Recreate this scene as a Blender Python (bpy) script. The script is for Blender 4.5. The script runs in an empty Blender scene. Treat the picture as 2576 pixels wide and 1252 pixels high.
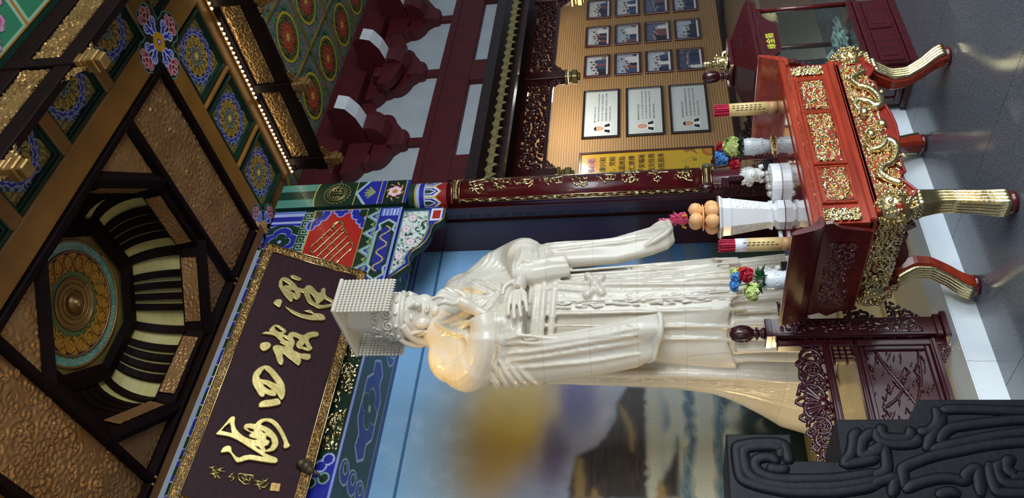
import bpy, bmesh, math, random
import numpy as np
from mathutils import Vector, Matrix
PI = math.pi
SC = bpy.context.scene
COL = SC.collection

# ---------------------------------------------------------------- camera, world, lights, exposure
cd = bpy.data.cameras.new('camera'); cam = bpy.data.objects.new('camera', cd); COL.objects.link(cam); SC.camera = cam
F_, P_, Y_, R_ = 1995.7, .177832, .725326, -.034725
fw = Vector((math.sin(Y_)*math.cos(P_), math.cos(Y_)*math.cos(P_), math.sin(P_)))
rt = Vector((math.cos(Y_), -math.sin(Y_), 0)); up = rt.cross(fw)
c_, s_ = math.cos(R_), math.sin(R_)
rt, up = c_*rt + s_*up, -s_*rt + c_*up
# the phone was held on its side: the picture's right is the world's down
cam.matrix_world = Matrix(((-up.x, rt.x, -fw.x, 0), (-up.y, rt.y, -fw.y, 0), (-up.z, rt.z, -fw.z, 1.6), (0, 0, 0, 1)))
cd.sensor_fit = 'HORIZONTAL'; cd.sensor_width = 36; cd.lens = F_/2576*36; cd.clip_end = 200

SC.view_settings.view_transform = 'Standard'; SC.view_settings.look = 'None'
SC.view_settings.exposure = 0.0; SC.view_settings.gamma = 1; SC.view_settings.use_curve_mapping = False

W_ = bpy.data.worlds.new('world'); SC.world = W_; W_.use_nodes = True
bg = W_.node_tree.nodes['Background']; bg.inputs[0].default_value = (.62, .74, .9, 1); bg.inputs[1].default_value = .3

def light(kind, name, loc, energy, color, target=None, size=1, sizey=None, spot=None, blend=.6):
    l = bpy.data.lights.new(name, kind); l.energy = energy; l.color = color
    o = bpy.data.objects.new(name, l); COL.objects.link(o); o.location = loc
    if kind == 'AREA':
        l.shape = 'RECTANGLE'; l.size = size; l.size_y = sizey or size
    elif kind in ('POINT', 'SPOT'): l.shadow_soft_size = size
    if kind == 'SPOT': l.spot_size = spot or 1.2; l.spot_blend = blend
    if target is not None:
        o.rotation_euler = (Vector(target)-Vector(loc)).to_track_quat('-Z', 'Y').to_euler()
    return o
COOL, WARM = (.86, .94, 1), (1, .74, .36)
light('AREA', 'daylight_entrance', (4.6, -3.2, 2.0), 600, COOL, (4.0, 4, 1.2), 6.5, 3.4)
light('AREA', 'daylight_side_door', (-3.6, .6, 1.9), 30, COOL, (3.4, 4.4, 1.6), 3.0, 3.0)
light('SPOT', 'shrine_lamp_high', (2.15, 4.5, 4.25), 85, (1, .62, .14), (3.12, 4.66, 3.02), .08, None, .62, .9)
light('POINT', 'shrine_lamp_low', (1.55, 5.3, .8), 40, WARM, None, .15)
light('POINT', 'added_warm_fill', (1.2, -.6, 3.9), 70, (1, .8, .52), None, .35)  # unseen warm light added to brighten and tint the ceiling
light('AREA', 'wing_lamp_near', (12.6, 9.1, 3.75), 34, (1, .86, .62), (12.6, 9.6, 1.6), 6, .2)
light('POINT', 'wing_room_lamp', (11.5, 8.6, 3.0), 85, (1, .95, .88), None, .3)

# ---------------------------------------------------------------- materials
def lin(h):
    if isinstance(h, str):
        h = h.lstrip('#'); v = [int(h[i:i+2], 16)/255 for i in (0, 2, 4)]
    else: v = list(h)
    return tuple(x/12.92 if x <= .04045 else ((x+.055)/1.055)**2.4 for x in v)
MATS = {}
def mat(name, c, rough=.5, metal=0, c2=None, scale=6, bump=0, bscale=40, coat=0, stretch=(1, 1, 1), emit=0, trans=0, sss=0, seams=None, detail=4, lo=.35, hi=.65, ior=1.5):
    if name in MATS: return MATS[name]
    m = bpy.data.materials.new(name); m.use_nodes = True; MATS[name] = m
    nt = m.node_tree; N = nt.nodes; L = nt.links; p = N['Principled BSDF']
    p.inputs['Roughness'].default_value = rough; p.inputs['Metallic'].default_value = metal
    p.inputs['IOR'].default_value = ior
    if coat: p.inputs['Coat Weight'].default_value = coat; p.inputs['Coat Roughness'].default_value = .08
    if trans: p.inputs['Transmission Weight'].default_value = trans
    if sss: p.inputs['Subsurface Weight'].default_value = sss; p.inputs['Subsurface Radius'].default_value = (.05, .03, .02)
    c = lin(c); tc = N.new('ShaderNodeTexCoord'); mp = N.new('ShaderNodeMapping'); mp.inputs['Scale'].default_value = stretch
    L.new(tc.outputs['Object'], mp.inputs['Vector'])
    if emit:
        p.inputs['Emission Color'].default_value = (*c, 1); p.inputs['Emission Strength'].default_value = emit
    if c2 is not None:
        n = N.new('ShaderNodeTexNoise'); n.inputs['Scale'].default_value = scale; n.inputs['Detail'].default_value = detail
        L.new(mp.outputs[0], n.inputs['Vector'])
        r = N.new('ShaderNodeValToRGB'); r.color_ramp.elements[0].position = lo; r.color_ramp.elements[1].position = hi
        r.color_ramp.elements[0].color = (*c, 1); r.color_ramp.elements[1].color = (*lin(c2), 1)
        L.new(n.outputs['Fac'], r.inputs['Fac']); src = r.outputs['Color']
        if seams:
            b = N.new('ShaderNodeTexBrick'); b.inputs['Scale'].default_value = 1; b.inputs['Mortar Size'].default_value = seams[2]
            b.inputs['Brick Width'].default_value = seams[0]; b.inputs['Row Height'].default_value = seams[1]; b.inputs['Mortar Smooth'].default_value = .3
            b.inputs['Color1'].default_value = (1, 1, 1, 1); b.inputs['Color2'].default_value = (.93, .93, .93, 1); b.inputs['Mortar'].default_value = (*lin(seams[3]), 1)
            m2 = N.new('ShaderNodeMapping'); m2.inputs['Rotation'].default_value = (PI/2, 0, 0); L.new(tc.outputs['Object'], m2.inputs['Vector']); L.new(m2.outputs[0], b.inputs['Vector'])
            x = N.new('ShaderNodeMix'); x.data_type = 'RGBA'; x.blend_type = 'MULTIPLY'; x.inputs['Factor'].default_value = 1
            L.new(src, x.inputs['A']); L.new(b.outputs['Color'], x.inputs['B']); src = x.outputs['Result']
        L.new(src, p.inputs['Base Color'])
    else: p.inputs['Base Color'].default_value = (*c, 1)
    if bump:
        n2 = N.new('ShaderNodeTexNoise'); n2.inputs['Scale'].default_value = bscale; n2.inputs['Detail'].default_value = 3
        L.new(mp.outputs[0], n2.inputs['Vector'])
        b = N.new('ShaderNodeBump'); b.inputs['Strength'].default_value = bump; b.inputs['Distance'].default_value = .01
        L.new(n2.outputs['Fac'], b.inputs['Height']); L.new(b.outputs['Normal'], p.inputs['Normal'])
    return m
def paintmat(name, rough=.5, metal=0, coat=0, grain=.12):
    """print or painting: the colour is carried by the surface's own paint attribute, with a little grain"""
    if name in MATS: return MATS[name]
    m = bpy.data.materials.new(name); m.use_nodes = True; MATS[name] = m
    nt = m.node_tree; N = nt.nodes; L = nt.links; p = N['Principled BSDF']
    p.inputs['Roughness'].default_value = rough; p.inputs['Metallic'].default_value = metal
    if coat: p.inputs['Coat Weight'].default_value = coat
    a = N.new('ShaderNodeAttribute'); a.attribute_name = 'paint'
    tc = N.new('ShaderNodeTexCoord'); n = N.new('ShaderNodeTexNoise'); n.inputs['Scale'].default_value = 45; L.new(tc.outputs['Object'], n.inputs['Vector'])
    h = N.new('ShaderNodeHueSaturation'); mr = N.new('ShaderNodeMapRange'); mr.inputs['To Min'].default_value = 1-grain; mr.inputs['To Max'].default_value = 1+grain
    L.new(n.outputs['Fac'], mr.inputs['Value']); L.new(mr.outputs[0], h.inputs['Value']); L.new(a.outputs['Color'], h.inputs['Color']); L.new(h.outputs[0], p.inputs['Base Color'])
    return m
def M(k): return MATS[k]
mat('gold', '#e8d8a8', .2, 1, '#d2b87c', 9, .15, 60)
mat('gold_leaf', '#a8854f', .36, .65, '#886838', 7, .2, 50)
mat('gold_dim', '#ad8354', .36, .55, '#976c40', 4, .12, 70)
mat('gold_paint', '#b79a56', .45, .6, '#9a7f42', 5)
mat('gold_pale', '#b9a86e', .36, .8, '#a08e56', 9, .12, 40)
mat('marble', '#e8e1d2', .3, 0, '#dcd3c0', 3, .03, 20, .15, seams=(.42, .32, .0016, '#d9d0bf'), sss=.08)
mat('marble_plain', '#e8e1d2', .32, 0, '#dfd7c6', 3, .03, 20, .12, sss=.08)
mat('marble_white', '#eef1f2', .2, 0, '#dfe5e8', 3, 0, 20, .3)
mat('marble_step', '#e6ecef', .18, 0, '#cfdbe2', 2.5, 0, 20, .2)
mat('marble_cream', '#d8c8a4', .2, 0, '#e4d9bf', 2, 0, 20, .2)
mat('pedestal_stone', '#d9c48e', .25, 0, '#bfa468', 2.2, .05, 9, .2)
mat('granite', '#7c828c', .14, 0, '#4c5058', 160, .02, 300, 0, detail=6)
mat('joint', '#3c3f44', .5)
mat('wing_tile', '#6d6250', .3, 0, '#574d3e', 30, .05, 90)
mat('wing_strip', '#8f8778', .35, 0, '#7a7264', 60)
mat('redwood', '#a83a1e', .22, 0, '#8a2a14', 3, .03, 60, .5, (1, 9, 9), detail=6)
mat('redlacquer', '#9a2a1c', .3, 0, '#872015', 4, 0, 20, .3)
mat('redwood_dark', '#5d1512', .22, 0, '#48100e', 4, .04, 60, .4, (1, 8, 8))  # dark red feet and rods; also painted shade on the altar's left end
mat('glass_top', '#7c1512', .03, 0, '#6a100e', 3, 0, 20, .8)
mat('rosewood', '#43101b', .25, 0, '#340c14', 5, .05, 50, .45, (8, 8, 1))
mat('rosewood_box', '#4a0e14', .25, 0, '#390a10', 5, .04, 50, .45, (8, 8, 1))
mat('blackwood', '#12121a', .42, 0, '#0b0b10', 10, .12, 35, 0, ior=1.22)
mat('black', '#141316', .3, 0, '#1d1b1f', 5)
mat('darkbrown', '#2a120e', .35, 0, '#1f0d0a', 8, .05, 40, .2)
mat('darkframe', '#180908', .6, 0, '#100606', 8, ior=1.2)
mat('maroon', '#551018', .55, 0, '#490d14', 6)
mat('column_red', '#5a1019', .25, 0, '#490c14', 4, 0, 20, .4)
mat('plaster', '#b9c0c4', .7, 0, '#adb5ba', 3)
mat('white_paint', '#dfe3e5', .6, 0, '#d0d5d8', 5)
mat('ochre', '#8a5d1f', .5, 0, '#7b5019', 4)
mat('ochre_line', '#b98a45', .45, .2)
mat('green_frame', '#0f3324', .45, 0, '#0c2a1d', 6)
mat('bamboo', '#b08d60', .45, 0, '#a68255', 5, .03, 60, 0, (.3, 1, 20))
mat('pale_dome', '#c9bd7c', .5, 0, '#b7aa69', 3)
mat('bulb', '#fff0c8', .3, 0, emit=9)
mat('incense', '#c0163f', .6, 0, '#a3103a', 30)
mat('tube_paper', '#e3c98c', .5, 0, '#d8bb78', 7)
mat('tube_white', '#e8ecf2', .35)
mat('tube_tan', '#b98e63', .35)
mat('ink', '#3b2a20', .7)
mat('peach', '#eba878', .45, 0, '#efc27e', 3)
mat('porcelain', '#dfe6ea', .12, 0, '#d3dce2', 4, 0, 20, .4)
mat('white_ceramic', '#f2f2ef', .25)
mat('pink_crystal', '#ea5b8a', .1, 0, '#d83f70', 40, coat=.4)
mat('amber_crystal', '#e2a52a', .1, 0, coat=.4)
mat('clear_crystal', '#cfd3df', .08, .2, coat=.4)
mat('leaf', '#1d4a2c', .45, 0, '#2f6b3a', 12)
mat('fl_blue', '#5d9fe0', .5, 0, '#3f7fc8', 25)
mat('fl_green', '#dbe69a', .5, 0, '#c3d67a', 25)
mat('fl_red', '#c01733', .5, 0, '#a01028', 25)
mat('fl_orange', '#ee6a2a', .5, 0, '#e05020', 25)
mat('banknote', '#bcd0cf', .7, 0, '#9db6b5', 30)
mat('frame_wood', '#4a1712', .3, 0, '#3b110d', 9, coat=.3)
mat('frame_black', '#20110f', .3, coat=.3)
mat('tiles_dark', '#1c100c', .4, 0, '#140b08', 9, .1, 30)
mat('bronze', '#5c5238', .45, .5, '#463d28', 20, .3, 60)
mat('pewter_green', '#6c6f58', .5, .2, '#54563f', 20)
mat('grey_wrap', '#9b9490', .3, .2, '#b8b2ac', 30)
g = bpy.data.materials.new('clear_glass'); g.use_nodes = True; MATS['clear_glass'] = g
nt = g.node_tree; nt.nodes.remove(nt.nodes['Principled BSDF']); gl = nt.nodes.new('ShaderNodeBsdfGlossy'); gl.inputs['Roughness'].default_value = .03
tr = nt.nodes.new('ShaderNodeBsdfTransparent'); tr.inputs[0].default_value = (.86, .9, .88, 1); mx = nt.nodes.new('ShaderNodeMixShader'); mx.inputs[0].default_value = .08
nt.links.new(tr.outputs[0], mx.inputs[1]); nt.links.new(gl.outputs[0], mx.inputs[2]); nt.links.new(mx.outputs[0], nt.nodes['Material Output'].inputs[0])
paintmat('paint_matte', .6); paintmat('paint_gloss', .35, 0, .15); paintmat('paint_photo', .25, 0, .3, .04); paintmat('paint_oil', .45, 0, .1, .15)

# ---------------------------------------------------------------- building helpers
def mesh(name, V, F, smooth=False):
    me = bpy.data.meshes.new(name); me.from_pydata([tuple(v) for v in V], [], F); me.validate(clean_customdata=False); me.update()
    if smooth: me.shade_smooth()
    return me
WL = {}                                                   # world location of things and parts
def put(name, me, mt, parent=None, base=None):
    """link a mesh whose vertices are in world coordinates; part of `parent`, or a thing standing at `base`"""
    o = bpy.data.objects.new(name, me); COL.objects.link(o)
    if mt is not None:
        me.materials.clear()
        for q in (mt if isinstance(mt, (list, tuple)) else [mt]): me.materials.append(M(q) if isinstance(q, str) else q)
    if parent is not None:
        off = WL[parent.name]; o.parent = parent
    else:
        if base is None:
            n = len(me.vertices); co = np.empty(n*3, 'f'); me.vertices.foreach_get('co', co); co = co.reshape(-1, 3)
            mn, mx = co.min(0), co.max(0); base = ((mn[0]+mx[0])/2, (mn[1]+mx[1])/2, mn[2])
        off = Vector(base); o.location = off
    me.transform(Matrix.Translation(-Vector(off))); WL[o.name] = Vector(off)
    return o
def tag(o, label=None, cat=None, group=None, kind=None):
    if label: o['label'] = label
    if cat: o['category'] = cat
    if group: o['group'] = group
    if kind: o['kind'] = kind
    return o
def thing(name, label, cat, loc, group=None, kind=None):
    o = bpy.data.objects.new(name, None); COL.objects.link(o); o.location = loc; o.empty_display_size = .1; WL[o.name] = Vector(loc)
    return tag(o, label, cat, group, kind)
def struct(o): o['kind'] = 'structure'; return o
def dup(o, d, parent=None, label=None):
    """copy a thing or a part with everything under it, moved by d; mesh data are shared"""
    c = o.copy(); COL.objects.link(c); c.parent = parent if parent is not None else o.parent
    if parent is None or parent is not None: c.location = o.location + Vector(d)
    WL[c.name] = WL[o.name] + Vector(d)
    if label: c['label'] = label
    def kids(a, b):
        for ch in list(a.children):
            k = ch.copy(); COL.objects.link(k); k.parent = b; WL[k.name] = WL[ch.name] + Vector(d); kids(ch, k)
    kids(o, c)
    return c
class MB:
    def __init__(s): s.v = []; s.f = []
    def add(s, V, F):
        n = len(s.v); s.v += [tuple(v) for v in V]; s.f += [tuple(i+n for i in f) for f in F]; return s
    def box(s, x0, x1, y0, y1, z0, z1, b=0):
        if b:
            bm = bmesh.new(); bmesh.ops.create_cube(bm, size=1)
            bmesh.ops.scale(bm, vec=(x1-x0, y1-y0, z1-z0), verts=bm.verts); bmesh.ops.translate(bm, vec=((x0+x1)/2, (y0+y1)/2, (z0+z1)/2), verts=bm.verts)
            bmesh.ops.bevel(bm, geom=bm.edges[:], offset=b, segments=1, affect='EDGES'); bm.verts.index_update()
            s.add([v.co[:] for v in bm.verts], [[v.index for v in f.verts] for f in bm.faces]); bm.free(); return s
        V = [(x, y, z) for x in (x0, x1) for y in (y0, y1) for z in (z0, z1)]
        return s.add(V, [(0, 1, 3, 2), (4, 6, 7, 5), (0, 4, 5, 1), (2, 3, 7, 6), (0, 2, 6, 4), (1, 5, 7, 3)])
    def loft(s, rings, cap=True, closed=True):
        n = len(rings[0]); V = [p for r in rings for p in r]; F = []
        for i in range(len(rings)-1):
            for j in range(n if closed else n-1):
                k = (j+1) % n; F.append((i*n+j, i*n+k, (i+1)*n+k, (i+1)*n+j))
        if cap and closed: F.append(tuple(range(n-1, -1, -1))); F.append(tuple((len(rings)-1)*n+j for j in range(n)))
        return s.add(V, F)
    def tube(s, path, r, n=8, cap=True, flat=1, up=None):
        P = [Vector(p) for p in path]; R = r if isinstance(r, (list, tuple)) else [r]*len(P); rings = []; side = None
        for i, p in enumerate(P):
            t = (P[min(i+1, len(P)-1)]-P[max(i-1, 0)]); t = t.normalized() if t.length > 1e-9 else Vector((0, 0, 1))
            if up is not None: side = t.cross(Vector(up)); side = side.normalized() if side.length > 1e-6 else Vector((1, 0, 0))
            elif side is None:
                a = Vector((0, 0, 1)) if abs(t.z) < .9 else Vector((1, 0, 0)); side = t.cross(a).normalized()
            else:
                side = side - t*side.dot(t); side = side.normalized() if side.length > 1e-6 else t.orthogonal().normalized()
            u = side.cross(t)
            rings.append([p+side*(R[i]*math.cos(2*PI*k/n))+u*(flat*R[i]*math.sin(2*PI*k/n)) for k in range(n)])
        return s.loft(rings, cap)
    def lathe(s, prof, c=(0, 0, 0), n=24, sq=None):
        rings = [[(c[0]+r*math.cos(2*PI*k/n), c[1]+r*math.sin(2*PI*k/n), c[2]+z) for k in range(n)] for r, z in prof]
        return s.loft(rings)
    def ball(s, c, r, n=10, sc=(1, 1, 1)):
        m = max(4, n//2+1)
        return s.loft([[(c[0]+sc[0]*r*math.sin(a)*math.cos(2*PI*k/n), c[1]+sc[1]*r*math.sin(a)*math.sin(2*PI*k/n), c[2]-sc[2]*r*math.cos(a)) for k in range(n)] for a in [max(.08, min(PI-.08, PI*i/m)) for i in range(m+1)]])
    def sheet(s, rows):
        n = len(rows[0]); V = [p for r in rows for p in r]
        return s.add(V, [(i*n+j, i*n+j+1, (i+1)*n+j+1, (i+1)*n+j) for i in range(len(rows)-1) for j in range(n-1)])
    def prism(s, poly, f0, f1):
        """poly: 2-D outline; f0, f1 map (a, b) to the two faces"""
        n = len(poly); return s.add([f0(*p) for p in poly]+[f1(*p) for p in poly], [tuple(range(n)), tuple(range(2*n-1, n-1, -1))]+[(i, i+n, (i+1) % n+n, (i+1) % n) for i in range(n)])
    def mesh(s, name, smooth=False):
        me = mesh(name, s.v, s.f, smooth)
        bm = bmesh.new(); bm.from_mesh(me); bmesh.ops.recalc_face_normals(bm, faces=bm.faces); bm.to_mesh(me); bm.free()
        return me
    def build(s, name, mt, parent=None, smooth=False, base=None): return put(name, s.mesh(name, smooth), mt, parent, base)
def cr(P, k=6, closed=False):
    """smooth curve through points (Catmull-Rom)"""
    P = [Vector(p) for p in P]; n = len(P); out = []
    for i in range(n if closed else n-1):
        g = (lambda j: P[j % n]) if closed else (lambda j: P[max(0, min(n-1, j))])
        a, b, c, d = g(i-1), g(i), g(i+1), g(i+2)
        for t in [q/k for q in range(k)]:
            out.append(.5*((2*b)+(c-a)*t+(2*a-5*b+4*c-d)*t*t+(3*b-a-3*c+d)*t**3))
    if not closed: out.append(P[-1])
    return out
def flat(polys, ext, bev=0, res=1):
    """filled outline (with holes) in the XY plane, given thickness along Z: returns (V, F)"""
    cu = bpy.data.curves.new('t', 'CURVE'); cu.dimensions = '2D'; cu.fill_mode = 'BOTH'; cu.extrude = ext/2; cu.bevel_depth = bev; cu.bevel_resolution = res
    for pl in polys:
        sp = cu.splines.new('POLY'); sp.points.add(len(pl)-1); sp.use_cyclic_u = True
        for q, p in zip(sp.points, pl): q.co = (p[0], p[1], 0, 1)
    o = bpy.data.objects.new('t', cu); COL.objects.link(o); dg = bpy.context.evaluated_depsgraph_get(); me = bpy.data.meshes.new_from_object(o.evaluated_get(dg))
    V = [v.co.copy() for v in me.vertices]; F = [tuple(p.vertices) for p in me.polygons]
    bpy.data.objects.remove(o); bpy.data.curves.remove(cu); bpy.data.meshes.remove(me)
    return V, F
def letters(txt, size, ext=.002, align='CENTER', space=1.0):
    cu = bpy.data.curves.new('t', 'FONT'); cu.body = txt; cu.size = size; cu.extrude = ext; cu.align_x = align; cu.align_y = 'CENTER'; cu.space_line = space; cu.resolution_u = 1
    o = bpy.data.objects.new('t', cu); COL.objects.link(o); dg = bpy.context.evaluated_depsgraph_get(); me = bpy.data.meshes.new_from_object(o.evaluated_get(dg))
    V = [v.co.copy() for v in me.vertices]; F = [tuple(p.vertices) for p in me.polygons]
    bpy.data.objects.remove(o); bpy.data.curves.remove(cu); bpy.data.meshes.remove(me)
    return V, F
def frame3(o, u, v, n):
    o, u, v, n = map(Vector, (o, u, v, n)); return lambda a, b, c=0: o+u*a+v*b+n*c
def swirl(X, Y, seed, size, n, beads=1.0):
    """carving height field: overlapping spiral scrolls and small beads"""
    r = np.random.RandomState(seed); w, h = X.max()-X.min(), Y.max()-Y.min(); H = np.zeros_like(X)
    for i in range(n):
        cx, cy = X.min()+w*r.rand(), Y.min()+h*r.rand(); s = size*(.6+.8*r.rand()); dx, dy = X-cx, Y-cy; d = np.hypot(dx, dy); a = np.arctan2(dy, dx)
        H += np.exp(-(d/s)**2)*np.cos((1 if r.rand() < .5 else -1)*a*r.randint(1, 3)+d/s*7+r.rand()*6)
    for i in range(int(n*beads)):
        cx, cy = X.min()+w*r.rand(), Y.min()+h*r.rand(); s = size*.22
        H += .9*np.exp(-((X-cx)**2+(Y-cy)**2)/s**2)
    return H
def relief(name, fr, w, h, nx, ny, seed, size, n, depth, mt, parent, thr=None, mask=None, smooth=True, base0=0, beads=1.0):
    """carved relief on a w x h field; with thr only the raised carving is kept (openwork or applied gilding)"""
    xs = np.linspace(0, w, nx); ys = np.linspace(0, h, ny); X, Y = np.meshgrid(xs, ys); H = swirl(X, Y, seed, size, n, beads)
    if thr is None:
        H = (H-H.min())/(H.max()-H.min()); keep = np.ones((ny-1, nx-1), bool)
    else:
        t = np.quantile(H, thr); H = H-t; c = np.maximum.reduce([H[:-1, :-1], H[1:, :-1], H[:-1, 1:], H[1:, 1:]]); keep = c > 0; H = np.sqrt(np.clip(H, 0, None)/H.max())
    if mask is not None:
        mk = mask(X, Y); keep &= mk[:-1, :-1] & mk[1:, 1:] & mk[1:, :-1] & mk[:-1, 1:]
    idx = -np.ones((ny, nx), int); use = np.zeros((ny, nx), bool)
    use[:-1, :-1] |= keep; use[1:, :-1] |= keep; use[:-1, 1:] |= keep; use[1:, 1:] |= keep
    idx[use] = np.arange(use.sum()); V = [fr(a, b, base0+depth*c) for a, b, c in zip(X[use], Y[use], H[use])]
    j, i = np.nonzero(keep); F = np.stack([idx[j, i], idx[j, i+1], idx[j+1, i+1], idx[j+1, i]], 1).tolist()
    return put(name, mesh(name, V, F, smooth), mt, parent)
class Canvas:
    """a flat painting on a fine grid: colours are laid down as shapes in the painting's own metres"""
    def __init__(s, w, h, nx, ny, c, x0=0, y0=0):
        s.w, s.h, s.nx, s.ny, s.x0, s.y0 = w, h, nx, ny, x0, y0
        s.X, s.Y = np.meshgrid(np.linspace(x0, x0+w, nx), np.linspace(y0, y0+h, ny)); s.C = np.empty((ny, nx, 3)); s.C[:] = lin(c)
    def fill(s, mk, c, a=1.0):
        if isinstance(a, np.ndarray): a = (a*mk)[..., None]; s.C = s.C*(1-a)+np.array(lin(c))*a
        else: s.C[mk] = s.C[mk]*(1-a)+np.array(lin(c))*a
        return s
    def rect(s, x0, x1, y0, y1, c): return s.fill((s.X >= x0) & (s.X <= x1) & (s.Y >= y0) & (s.Y <= y1), c)
    def inside(s, P):
        m = np.zeros(s.X.shape, bool); n = len(P)
        for i in range(n):
            (x0, y0), (x1, y1) = P[i][:2], P[(i+1) % n][:2]
            if y0 == y1: continue
            k = (s.Y >= min(y0, y1)) & (s.Y < max(y0, y1)); xi = x0+(s.Y-y0)*(x1-x0)/(y1-y0); m ^= k & (s.X < xi)
        return m
    def poly(s, P, c): return s.fill(s.inside(P), c)
    def dist(s, P, closed=False):
        d = np.full(s.X.shape, 1e9); n = len(P)
        for i in range(n if closed else n-1):
            (x0, y0), (x1, y1) = P[i][:2], P[(i+1) % n][:2]; dx, dy = x1-x0, y1-y0; L = dx*dx+dy*dy+1e-12
            t = np.clip(((s.X-x0)*dx+(s.Y-y0)*dy)/L, 0, 1); d = np.minimum(d, np.hypot(s.X-x0-t*dx, s.Y-y0-t*dy))
        return d
    def line(s, P, w, c, closed=False): return s.fill(s.dist(P, closed) <= w/2, c)
    def disc(s, x, y, r, c, sy=1): return s.fill(np.hypot(s.X-x, (s.Y-y)/sy) <= r, c)
    def ring(s, x, y, r, w, c): return s.fill(np.abs(np.hypot(s.X-x, s.Y-y)-r) <= w/2, c)
    def lobes(s, x, y, r, n, amp, c, ph=0, p=2):
        d = np.hypot(s.X-x, s.Y-y); a = np.arctan2(s.Y-y, s.X-x)+ph
        return s.fill(d <= r*(1-amp+amp*np.abs(np.cos(a*n/2))**(1/p)), c)
    def mesh(s, name, fr):
        idx = np.arange(s.nx*s.ny).reshape(s.ny, s.nx)
        V = np.array([fr(0, 0, 0), fr(1, 0, 0), fr(0, 1, 0)]); o, u, v = V[0], V[1]-V[0], V[2]-V[0]
        co = o+s.X.reshape(-1, 1)*u+s.Y.reshape(-1, 1)*v
        F = np.stack([idx[:-1, :-1], idx[:-1, 1:], idx[1:, 1:], idx[1:, :-1]], -1).reshape(-1, 4)
        me = bpy.data.meshes.new(name); nf = len(F)
        me.vertices.add(len(co)); me.vertices.foreach_set('co', co.ravel()); me.loops.add(nf*4); me.loops.foreach_set('vertex_index', F.ravel())
        me.polygons.add(nf); me.polygons.foreach_set('loop_start', np.arange(nf)*4); me.update(calc_edges=True)
        at = me.color_attributes.new('paint', 'FLOAT_COLOR', 'POINT'); at.data.foreach_set('color', np.concatenate([s.C.reshape(-1, 3), np.ones((len(co), 1))], 1).ravel().astype('f'))
        return me
    def put(s, name, fr, mt, parent=None): return put(name, s.mesh(name, fr), mt, parent)
X_, Y_A, Z_ = Vector((1, 0, 0)), Vector((0, 1, 0)), Vector((0, 0, 1))
def wallfr(y): return frame3((0, y, 0), (1, 0, 0), (0, 0, 1), (0, -1, 0))      # (x, z) on a wall facing the room
def ceilfr(z): return frame3((0, 0, z), (1, 0, 0), (0, 1, 0), (0, 0, -1))      # (x, y) on a ceiling facing down
random.seed(7)
CH_ZE=[([(-0.409,0.710),(-0.368,0.714),(-0.337,0.701),(-0.325,0.679),(-0.329,0.645),(-0.351,0.602),(-0.369,0.574),(-0.390,0.554),(-0.393,0.524),(-0.386,0.492),(-0.356,0.485),(-0.338,0.468),(-0.338,0.442),(-0.354,0.415),(-0.377,0.387),(-0.383,0.363),(-0.377,0.346),(-0.340,0.348),(-0.321,0.334),(-0.329,0.317),(-0.364,0.311),(-0.395,0.292),(-0.407,0.260),(-0.420,0.219),(-0.437,0.201),(-0.466,0.204),(-0.502,0.251),(-0.539,0.316),(-0.531,0.355),(-0.522,0.394),(-0.506,0.427),(-0.470,0.455),(-0.445,0.473),(-0.426,0.485),(-0.427,0.514),(-0.452,0.508),(-0.484,0.507),(-0.510,0.521),(-0.507,0.548),(-0.498,0.561),(-0.538,0.557),(-0.549,0.562),(-0.533,0.595),(-0.505,0.632),(-0.464,0.673),(-0.433,0.700)],[[(-0.371,0.695),(-0.357,0.684),(-0.387,0.610),(-0.399,0.632),(-0.406,0.652),(-0.425,0.669),(-0.404,0.684)],[(-0.435,0.615),(-0.426,0.570),(-0.459,0.539),(-0.460,0.557),(-0.450,0.593)],[(-0.423,0.438),(-0.413,0.422),(-0.438,0.390),(-0.471,0.366),(-0.504,0.356),(-0.494,0.379),(-0.472,0.407),(-0.446,0.425)],[(-0.424,0.296),(-0.436,0.252),(-0.444,0.221),(-0.468,0.237),(-0.502,0.296),(-0.509,0.342),(-0.482,0.330),(-0.453,0.312)]]),([(-0.610,0.699),(-0.576,0.684),(-0.562,0.659),(-0.567,0.640),(-0.588,0.637),(-0.619,0.636),(-0.635,0.642),(-0.626,0.670)],[]),([(-0.621,0.589),(-0.629,0.547),(-0.640,0.501),(-0.648,0.448),(-0.641,0.399),(-0.633,0.365),(-0.618,0.347),(-0.607,0.364),(-0.604,0.423),(-0.585,0.381),(-0.606,0.350),(-0.594,0.302),(-0.599,0.264),(-0.634,0.244),(-0.659,0.300),(-0.674,0.354),(-0.678,0.418),(-0.672,0.478),(-0.655,0.533),(-0.635,0.567)],[]),([(-0.294,0.639),(-0.276,0.622),(-0.284,0.560),(-0.296,0.542),(-0.312,0.560),(-0.308,0.613)],[])]
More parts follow.
